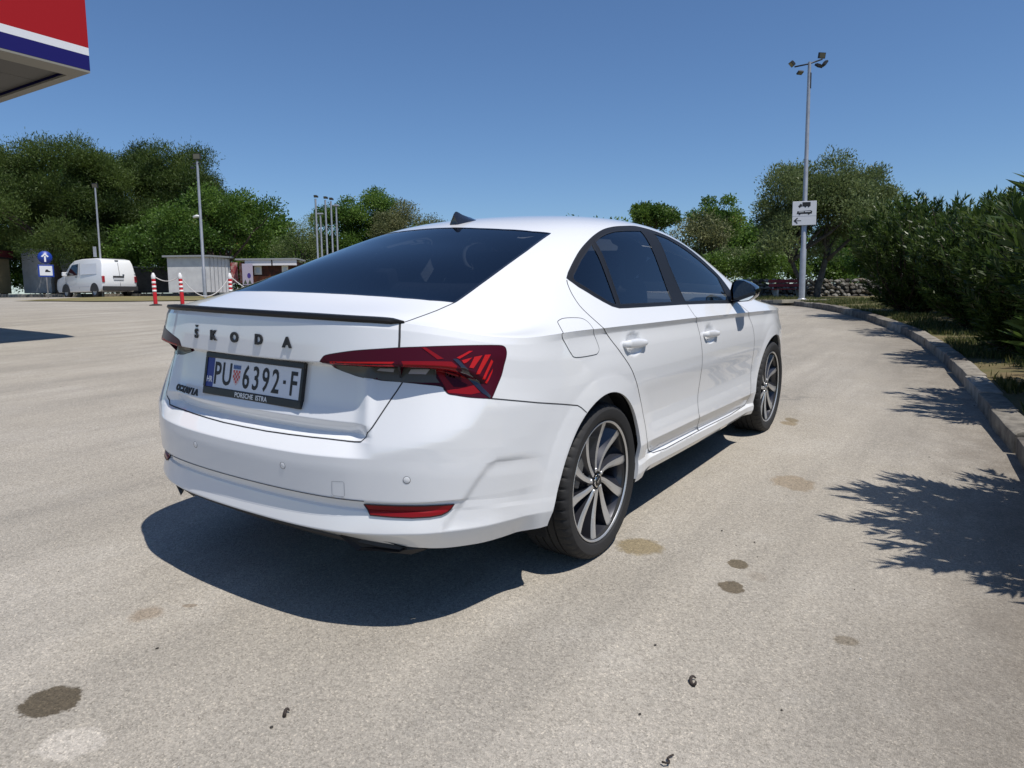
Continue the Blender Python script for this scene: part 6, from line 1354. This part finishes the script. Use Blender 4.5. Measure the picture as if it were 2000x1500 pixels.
# kiosk row with posters
brown = noisy('dark red-brown posters', (.10, .028, .012), (.03, .010, .006), 5, .7, detail=3)
ks = empty('vending_kiosk', put(30, -10.12)); ks.rotation_euler = (0, 0, RYAW+.05); tag(ks, 'brown kiosk under white fascia boards, pasted with notices', 'kiosk')
bm = bmesh.new(); add_box(bm, (.15, .6, .75), (2.2, 1.2, 1.5)); bm_obj('wall', bm, brown, ks)
for x0, x1, nm in ((-.78, .28, 'fascia_board'), (.34, 1.30, 'fascia_board')):
    bm = bmesh.new(); add_box(bm, ((x0+x1)/2, -.1, 1.46), (x1-x0, .10, .24)); bm_obj(nm, bm, mat('white fascia', (.72, .70, .73), .5), ks, bevel=.006)
bm = bmesh.new(); add_box(bm, (.1, .55, 1.60), (2.5, 1.5, .06)); bm_obj('roof', bm, roof_g, ks)
for x, z, w, h in ((-.30, 1.16, .30, .36), (.80, 1.16, .26, .36)):
    board('paper_notice', w, h, .01, Vector((x, -.012, z)), Vector((1, 0, 0)), Zv, Vector((0, -1, 0)), mat('notice paper', (.68, .64, .56), .7), ks, 0); board('notice_print', w*.5, h*.6, .004, Vector((x, -.02, z)), Vector((1, 0, 0)), Zv, Vector((0, -1, 0)), mat('pale print', (.50, .56, .60), .7), ks, 0)
pb = empty('poster_panel', put(29.6, -10.72)); pb.rotation_euler = (0, 0, RYAW+.05); tag(pb, 'pale lilac poster panel with a blue emblem left of the brown kiosk', 'poster')
board('panel', .42, .86, .04, Vector((0, 0, .98)), Vector((1, 0, 0)), Zv, Vector((0, -1, 0)), mat('lilac poster', (.42, .37, .46), .6), pb)
bm = bmesh.new(); flat_poly(bm, [(.06+.075*math.cos(a), .93+.11*math.sin(a)) for a in [2*math.pi*k/10 for k in range(10)]], Vector((0, 0, 0)), Vector((1, 0, 0)), Zv, Vector((0, -1, 0)), .024); bm_obj('emblem', bm, mat('indigo print', (.05, .03, .22), .6), pb)
bm = bmesh.new()
for x in (-.10, .08): flat_poly(bm, [(x-.07, .60), (x+.07, .60), (x, .78)], Vector((0, 0, 0)), Vector((1, 0, 0)), Zv, Vector((0, -1, 0)), .024)
bm_obj('tree_print', bm, mat('green print', (.05, .07, .04), .6), pb)
bm = bmesh.new(); add_box(bm, (0, 0, .28), (.44, .1, .56)); bm_obj('stand', bm, vdark, pb)
for k, (dx, hh, c1, lab) in enumerate(((-.98, .92, (.30, .05, .06), 'red printed banner panel farthest left of the brown kiosk'), (-.62, .88, (.36, .10, .07), 'orange-red printed banner panel beside the lilac poster'))):
    q = put(30.2, -10.5+dx); rr = empty('banner_panel', q); rr.rotation_euler = (0, 0, RYAW); tag(rr, lab, 'poster', 'red banner panels')
    board('panel', .30, .85, .03, Vector((0, 0, 1.05)), Vector((1, 0, 0)), Zv, Vector((0, -1, 0)), noisy('banner print %d' % k, c1, (.55, .42, .36), 6, .7, lo=.45, hi=.7), rr); bm = bmesh.new(); add_tube(bm, [(0, .02, 0), (0, .02, .7)], .02, 6); bm_obj('leg', bm, vdark, rr)
# ------------------------------------------------------------------ left kerb line
kl = empty('far_kerb', put(40, -26)); tag(kl, 'pale kerb line in front of the pines', None, kind='structure')
for k in range(26):
    a_ = put(37.0+.14*(k-13)*0, -30+.95*k); bm = bmesh.new(); add_box(bm, (0, 0, .05), (.92, .2, .22)); o = bm_obj('kerb_stone', bm, kerb_ms[(k*7) % 3], kl, bevel=.01); o.location = put(37.2-.25*abs(k-12)/12, -30+.95*k)-kl.location; o.rotation_euler = (0, 0, RYAW)
vs_, fs_ = [], []
for i, s_ in enumerate(np.linspace(37.3, 70, 10)):
    for j, l_ in enumerate(np.linspace(-60, 2, 14)): v = put(s_, l_); v.z += .10; vs_.append(v)
for i in range(9):
    for j in range(13): fs_.append((i*14+j, (i+1)*14+j, (i+1)*14+j+1, i*14+j+1))
o = mesh_obj('far_lawn', vs_, fs_, noisy('dry far lawn', (.16, .14, .06), (.10, .11, .04), .8, .95), None, True); tag(o, 'dry grassy ground under the pines', None, kind='structure')
if o.data.polygons[0].normal.z < 0: o.data.flip_normals()
vs_ = []; 
for l_ in np.linspace(-17.8, -8, 20):
    for s_ in (25.5, 29.5, 33.0): v = put(s_+.4*math.sin(l_), l_); v.z += .03 if s_ < 27 else .06; vs_.append(v)
o = mesh_obj('dry_grass_strip', vs_, [(i*3+j, i*3+j+1, (i+1)*3+j+1, (i+1)*3+j) for i in range(19) for j in range(2)], noisy('dry yellow grass', (.24, .19, .09), (.13, .13, .05), 1.6, .95), None, True); tag(o, 'strip of dry grass behind the barrier posts', None, kind='structure')
if o.data.polygons[0].normal.z < 0: o.data.flip_normals()
# ------------------------------------------------------------------ dry stone wall and bench
wl = empty('dry_stone_wall', put(27.2, 11.5, .1)); tag(wl, 'low dry stone wall of rough grey stones behind the bench', 'wall'); w0 = wl.location.copy()
stone_ms = [noisy('field stone %d' % k, a, b, 6, .95, .8, 40) for k, (a, b) in enumerate((((.15, .14, .12), (.07, .065, .055)), ((.30, .285, .25), (.15, .14, .125)), ((.10, .09, .08), (.05, .045, .04)), ((.19, .165, .13), (.10, .085, .065))))]
rg = random.Random(9); sm_ = []
for k in range(8):
    bm = bmesh.new(); bmesh.ops.create_icosphere(bm, subdivisions=1, radius=.5)
    for v in bm.verts: v.co = Vector((v.co.x*1.25, v.co.y, v.co.z*.8))*(1+.35*noise.noise(v.co*2.1+Vector((k*7, 0, 0))))
    me = bpy.data.meshes.new('stone'); bm.to_mesh(me); bm.free(); me.materials.append(stone_ms[k % 4]); sm_.append(me)
for row in range(5):
    l_ = 8.6
    while l_ < 14.6:
        w_ = rg.uniform(.13, .27)*(1 if row < 4 else 1.25); o = bpy.data.objects.new('stone', rg.choice(sm_)); col.objects.link(o); o.parent = wl
        o.location = put(27.2+rg.uniform(-.08, .08)+.04*row, l_+w_/2, .1+.07+.135*row+rg.uniform(-.03, .03))-w0; o.scale = (w_*.92, .30, rg.uniform(.17, .23)); o.rotation_euler = (rg.uniform(-.3, .3), rg.uniform(-.25, .25), RYAW+rg.uniform(-.2, .2)); l_ += w_*.98
bm = bmesh.new(); a_ = put(27.45, 11.6, .3); add_box(bm, a_-w0, (6.0, .25, .62), (0, 0, RYAW)); bm_obj('wall_core', bm, stone_ms[2], wl)
bench = empty('park_bench', put(26.0, 9.82, .0)); bench.rotation_euler = (0, 0, RYAW+.05); tag(bench, 'red slatted park bench in front of the stone wall', 'bench')
bred = noisy('faded red paint', (.26, .035, .04), (.19, .028, .034), 6, .6)
for k in range(3):
    bm = bmesh.new(); add_box(bm, (0, -.12-.13*k, .42), (1.15, .10, .03)); bm_obj('seat_slat', bm, bred, bench, bevel=.006)
for k in range(2):
    bm = bmesh.new(); add_box(bm, (0, .02+.03*k, .56+.15*k), (1.15, .03, .11), (-.2, 0, 0)); bm_obj('back_slat', bm, bred, bench, bevel=.006)
for x in (-.42, .42):
    bm = bmesh.new(); add_box(bm, (x, -.25, .2), (.06, .34, .42)); add_box(bm, (x, .03, .5), (.05, .04, .5), (-.2, 0, 0)); bm_obj('leg', bm, noisy('bench concrete', (.4, .39, .36), (.3, .29, .27), 8, .9), bench, bevel=.008)
# ------------------------------------------------------------------ filling-station canopy
cc = Vector((*sl(10.2, -5.69), 0)); far_ = (Vector((*sl(11.58, -7.90), 0))-cc).normalized(); nr = Vector((far_.y, -far_.x, 0)); tst = Vector((*sl(9.36, -6.33), 0))-cc
if nr.dot(tst) < 0: nr = -nr
can = empty('station_canopy', (cc.x, cc.y, ground(cc.x, cc.y))); tag(can, 'filling station canopy corner with red, white and blue fascia', 'canopy')
zb = 4.227-can.location.z; L1, L2 = 9.0, 12.0
def cbox(name, a0, a1, b0, b1, z0, z1, m, bev=.0, parent=can):
    bm = bmesh.new(); add_box(bm, (0, 0, 0), (1, 1, 1)); M = Matrix(((nr.x, far_.x, 0, 0), (nr.y, far_.y, 0, 0), (0, 0, 1, 0), (0, 0, 0, 1))) @ Matrix.Translation(((a0+a1)/2, (b0+b1)/2, (z0+z1)/2)) @ Matrix.Diagonal((a1-a0, b1-b0, z1-z0, 1))
    bmesh.ops.transform(bm, matrix=M, verts=bm.verts); bmesh.ops.recalc_face_normals(bm, faces=bm.faces); return bm_obj(name, bm, m, parent, bevel=bev)
fr_, fw_, fb_ = mat('red fascia', (.33, .006, .010), .6, spec=.2), mat('white fascia stripe', (.68, .68, .70), .4), mat('blue fascia', (.008, .007, .11), .6, spec=.2)
for z0, z1, m, nm in ((0, .195, fb_, 'blue_stripe'), (.195, .295, fw_, 'white_stripe'), (.295, .965, fr_, 'red_fascia'), (.965, 1.0, fw_, 'top_trim')):
    cbox(nm, 0, L1, -.0, .09, zb+z0, zb+z1, m); cbox(nm, 0, .09, .091, L2, zb+z0, zb+z1, m)
cbox('soffit_edge', .001, L1, .002, .35, zb-.03, zb-.002, mat('soffit trim', (.22, .21, .18), .6)); cbox('soffit_edge', .001, .13, .351, L2, zb-.03, zb-.002, mat('soffit trim', (.22, .21, .18), .6))
for k in range(14): cbox('soffit_panel', .14, L1, .36+.8*k, 1.15+.8*k, zb-.02+.05, zb+.06, mat('soffit sheet', (.075, .072, .065), .6))
cbox('roof', .1, L1, .1, L2, zb+.5, zb+.55, galv)
for a, b_ in ((4.5, 3.2), (4.5, 9.5)): cbox('column', a-.2, a+.2, b_-.2, b_+.2, -1.2, zb+.5, mat('canopy column', (.5, .5, .5), .5))
# ------------------------------------------------------------------ litter on the tarmac
leaf_d = mat('dry leaf', (.035, .025, .02), .8)
for k, (x, y, sc, lab) in enumerate(((-.685, -1.536, .8, 'small curled dry leaf lying right of the rear bumper'), (-1.452, -.656, .45, 'tiny dry seed pod lying in front of the bumper'))):
    bm = bmesh.new(); add_tube(bm, [Vector((.022*sc*math.cos(a), .014*sc*math.sin(a*1.3), .006+.006*math.sin(a*2))) for a in np.linspace(0, 4.2, 14)], [.002+.0035*math.sin(math.pi*i/13) for i in range(14)], 6); o = bm_obj('dry_leaf', bm, leaf_d, None, loc=(x, y, ground(x, y)+.002)); tag(o, lab, 'leaf')
bm = bmesh.new(); add_tube(bm, [Vector(p) for p in ((-.02, .012, .008), (-.024, .0, .012), (-.014, -.008, .008), (-.002, -.004, .006), (.008, .006, .006), (.022, .004, .006), (.034, -.004, .007))], .0032, 6); o = bm_obj('dry_twig', bm, leaf_d, None, loc=(-1.05, -1.60, ground(-1.05, -1.6)+.002)); o.scale = (.8,)*3; tag(o, 'small dark bent twig at the lower edge of the picture', 'twig')

# grit: loose pebbles and crumbs too small to pick apart
bm = bmesh.new(); rg = random.Random(3)
for k in range(130):
    s_ = 1.2+9*rg.random()**2.0; l_ = rg.uniform(-.62, .62)*s_*1.1
    if k % 3 == 0:
        p_, n_, t_ = kerb_at(_kk[4]+rg.random()*9); q_ = p_-n_*KSG*rg.random()**2*.5; s_, l_ = q_
    x, y = sl(s_, l_); c = QT.transposed() @ Vector((x, y, ground(x, y)))
    if -1.15 < c.x < 3.6 and abs(c.y) < .95: continue
    r_ = rg.uniform(.002, .005); v_ = bmesh.ops.create_icosphere(bm, subdivisions=1, radius=r_, matrix=Matrix.Translation((x, y, ground(x, y)+r_*.4)) @ Matrix.Diagonal((rg.uniform(.8, 1.6), 1, rg.uniform(.5, .8), 1)))['verts']
    mi = rg.choice((0, 0, 1)); 
    for f in set(f for v in v_ for f in v.link_faces): f.material_index = mi
o = bm_obj('grit', bm, None, None, mats=[mat('dark grit', (.04, .035, .03), .9), mat('pale grit', (.5, .48, .44), .9)]); tag(o, 'loose grit and crumbs scattered over the asphalt', None, None, 'stuff')
